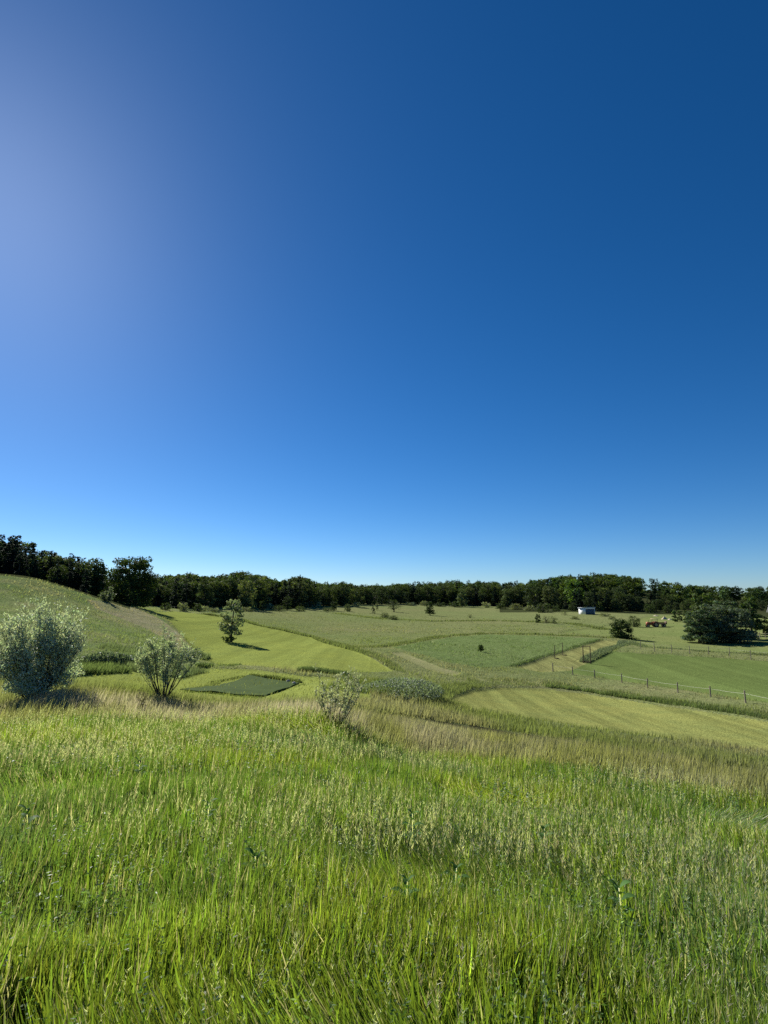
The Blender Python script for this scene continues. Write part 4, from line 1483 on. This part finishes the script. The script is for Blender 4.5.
# red tractor with a hay wagon behind it
P = ground(653.5, 627.2, 60)
o = link('farm_tractor', None, None, P)
o.rotation_euler = (0, 0, math.radians(172))
S_ = 1.0
tag(o, 'small red tractor parked on the right pasture near the sand heaps', 'tractor')
mb = MB()
mb.box((1.05, 0, 1.05), (1.7, .75, .75), taper=.92)
mb.box((-.25, 0, .8), (1.3, .9, .5))
mb.build('body', M['red'], o)
for s in (-1, 1):
    mb = MB()
    an = np.linspace(.15 * PI, .95 * PI, 8)
    for a0, a1 in zip(an[:-1], an[1:]):
        mb.box((-.55 + .82 * math.cos((a0 + a1) / 2), s * .75, .72 + .82 * math.sin((a0 + a1) / 2)), (.32, .4, .12))
    mb.build('mudguard', M['red'], o)


def wheel(x, y, rad_, w):
    mb = MB()
    n = 18
    an = np.linspace(0, 2 * PI, n, endpoint=False)
    pr = [(rad_ * .6, -w / 2), (rad_ * .92, -w / 2), (rad_, -w * .3), (rad_, w * .3), (rad_ * .92, w / 2), (rad_ * .6, w / 2)]
    v = np.array([[x + a * math.cos(t), y + b, rad_ + a * math.sin(t)] for a, b in pr for t in an])
    f = [[i * n + j, i * n + (j + 1) % n, (i + 1) * n + (j + 1) % n, (i + 1) * n + j] for i in range(5) for j in range(n)]
    mb.add(v, f)
    wo = mb.build('wheel', M['rubber'], o)
    mb = MB()
    mb.tube([[x, y - w * .3, rad_], [x, y + w * .3, rad_]], rad_ * .61, 14)
    mb.build('rim', M['tan'], wo)


for s in (-1, 1):
    wheel(-.55, s * .8, .72, .36)
    wheel(1.55, s * .68, .42, .24)
mb = MB()
mb.box((-.45, 0, 1.2), (.5, .5, .14))
mb.box((-.72, 0, 1.45), (.12, .5, .5))
mb.build('seat', M['rubber'], o)
mb = MB()
for sx_ in (-1.0, .25):
    for sy_ in (-.6, .6):
        mb.tube([[sx_, sy_, 1.0], [sx_, sy_, 2.25]], .04, 6)
mb.build('canopy_frame', M['rubber'], o)
mb = MB()
mb.box((-.38, 0, 2.3), (1.7, 1.4, .1))
mb.build('canopy', M['tan'], o)
mb = MB()
mb.tube([[1.3, .22, 1.4], [1.3, .22, 2.05]], .05, 8)
mb.build('exhaust', M['rubber'], o)

P2 = ground(659.5, 626.8, 60)
o = link('hay_wagon', None, None, P2)
o.rotation_euler = (0, 0, math.radians(-8))
tag(o, 'low dark flat wagon standing just right of the red tractor', 'wagon')
mb = MB()
mb.box((0, 0, .82), (3.6, 1.9, .16))
mb.build('bed', M['darkwood'], o)
mb = MB()
mb.box((1.75, 0, 1.25), (.08, 1.8, .7))
mb.box((0, .9, 1.08), (3.4, .06, .32))
mb.build('rail', M['darkwood'], o)
mb = MB()
mb.tube([[-1.8, 0, .6], [-2.7, 0, .5]], .05, 6)
mb.build('drawbar', M['rubber'], o)
for xx in (-1.15, 1.15):
    for s in (-1, 1):
        wheel(xx, s * .85, .4, .22)

# pale sand heaps by the columnar trees
for k, (px, py, wpx, hp_, lab) in enumerate(((656, 616.5, 8, 1.6, 'long low pale sand heap behind the red tractor'), (664.5, 619.5, 7, 3.0, 'tallest pale sand heap right of the tractor'),
                                             (670, 620, 6, 1.6, 'small pale sand heap next to the columnar trees'))):
    P = ground(px, py, 60)
    mb = MB()
    rr = R(900 + k)
    n1, n2 = 18, 8
    th, s = np.meshgrid(np.linspace(0, 2 * PI, n1, endpoint=False), np.linspace(0, 1, n2))
    rx = hpx(wpx, P) / 2
    z = hpx(hp_, P) * (1 - s) ** .9 * (1 + .15 * rr.normal(size=s.shape)) - .05
    v = np.stack([rx * s * np.cos(th) * (1 + .08 * rr.normal(size=s.shape)), rx * .7 * s * np.sin(th), z], -1).reshape(-1, 3)
    f = [[i * n1 + j, i * n1 + (j + 1) % n1, (i + 1) * n1 + (j + 1) % n1, (i + 1) * n1 + j] for i in range(n2 - 1) for j in range(n1)]
    mb.add(v, f)
    tag(mb.build('sand_heap', M['sand'], None, P, True), lab, 'sand heap', 'pale sand heaps')

# ------------------------------------------------------------------ light
sd = ray(-14, 184)
sd = sd / np.linalg.norm(sd)
ELEV = math.asin(sd[2])
AZS = math.atan2(sd[0], sd[1])
sun = bpy.data.lights.new('sun', 'SUN')
sun.energy = 5.0
sun.angle = math.radians(.53)
sun.color = (1, .955, .88)
so = bpy.data.objects.new('sun', sun)
COL.objects.link(so)
from mathutils import Vector
so.rotation_euler = Vector(sd).to_track_quat('Z', 'Y').to_euler()
so.location = (-30, 40, 40)

wd_ = bpy.data.worlds.new('World')
C.world = wd_
wd_.use_nodes = True
nt = wd_.node_tree
nt.nodes.clear()
ow = nt.nodes.new('ShaderNodeOutputWorld')
bg = nt.nodes.new('ShaderNodeBackground')
sk = nt.nodes.new('ShaderNodeTexSky')
sk.sky_type = 'NISHITA'
sk.sun_disc = False
sk.sun_elevation = ELEV
sk.sun_rotation = AZS
sk.altitude = 200
sk.air_density = .7
sk.dust_density = .17
sk.ozone_density = 4
hs = nt.nodes.new('ShaderNodeHueSaturation')
hs.inputs['Saturation'].default_value = 1.2
bg.inputs['Strength'].default_value = .057
tn_ = nt.nodes.new('ShaderNodeMix')
tn_.data_type = 'RGBA'
tn_.blend_type = 'MULTIPLY'
tn_.inputs[0].default_value = 1
tn_.inputs[7].default_value = (.78, .89, 1, 1)
nt.links.new(sk.outputs[0], tn_.inputs[6])
nt.links.new(tn_.outputs[2], hs.inputs['Color'])
nt.links.new(hs.outputs[0], bg.inputs[0])
nt.links.new(bg.outputs[0], ow.inputs[0])

vs_ = C.view_settings
vs_.view_transform = 'Standard'
vs_.look = 'None'
vs_.gamma = 1
vs_.use_curve_mapping = False
vs_.exposure = 0.85
C.cycles.use_denoising = False
C.cycles.max_bounces = 6
C.cycles.transparent_max_bounces = 4
print('SUN elev', math.degrees(ELEV), 'az', math.degrees(AZS))
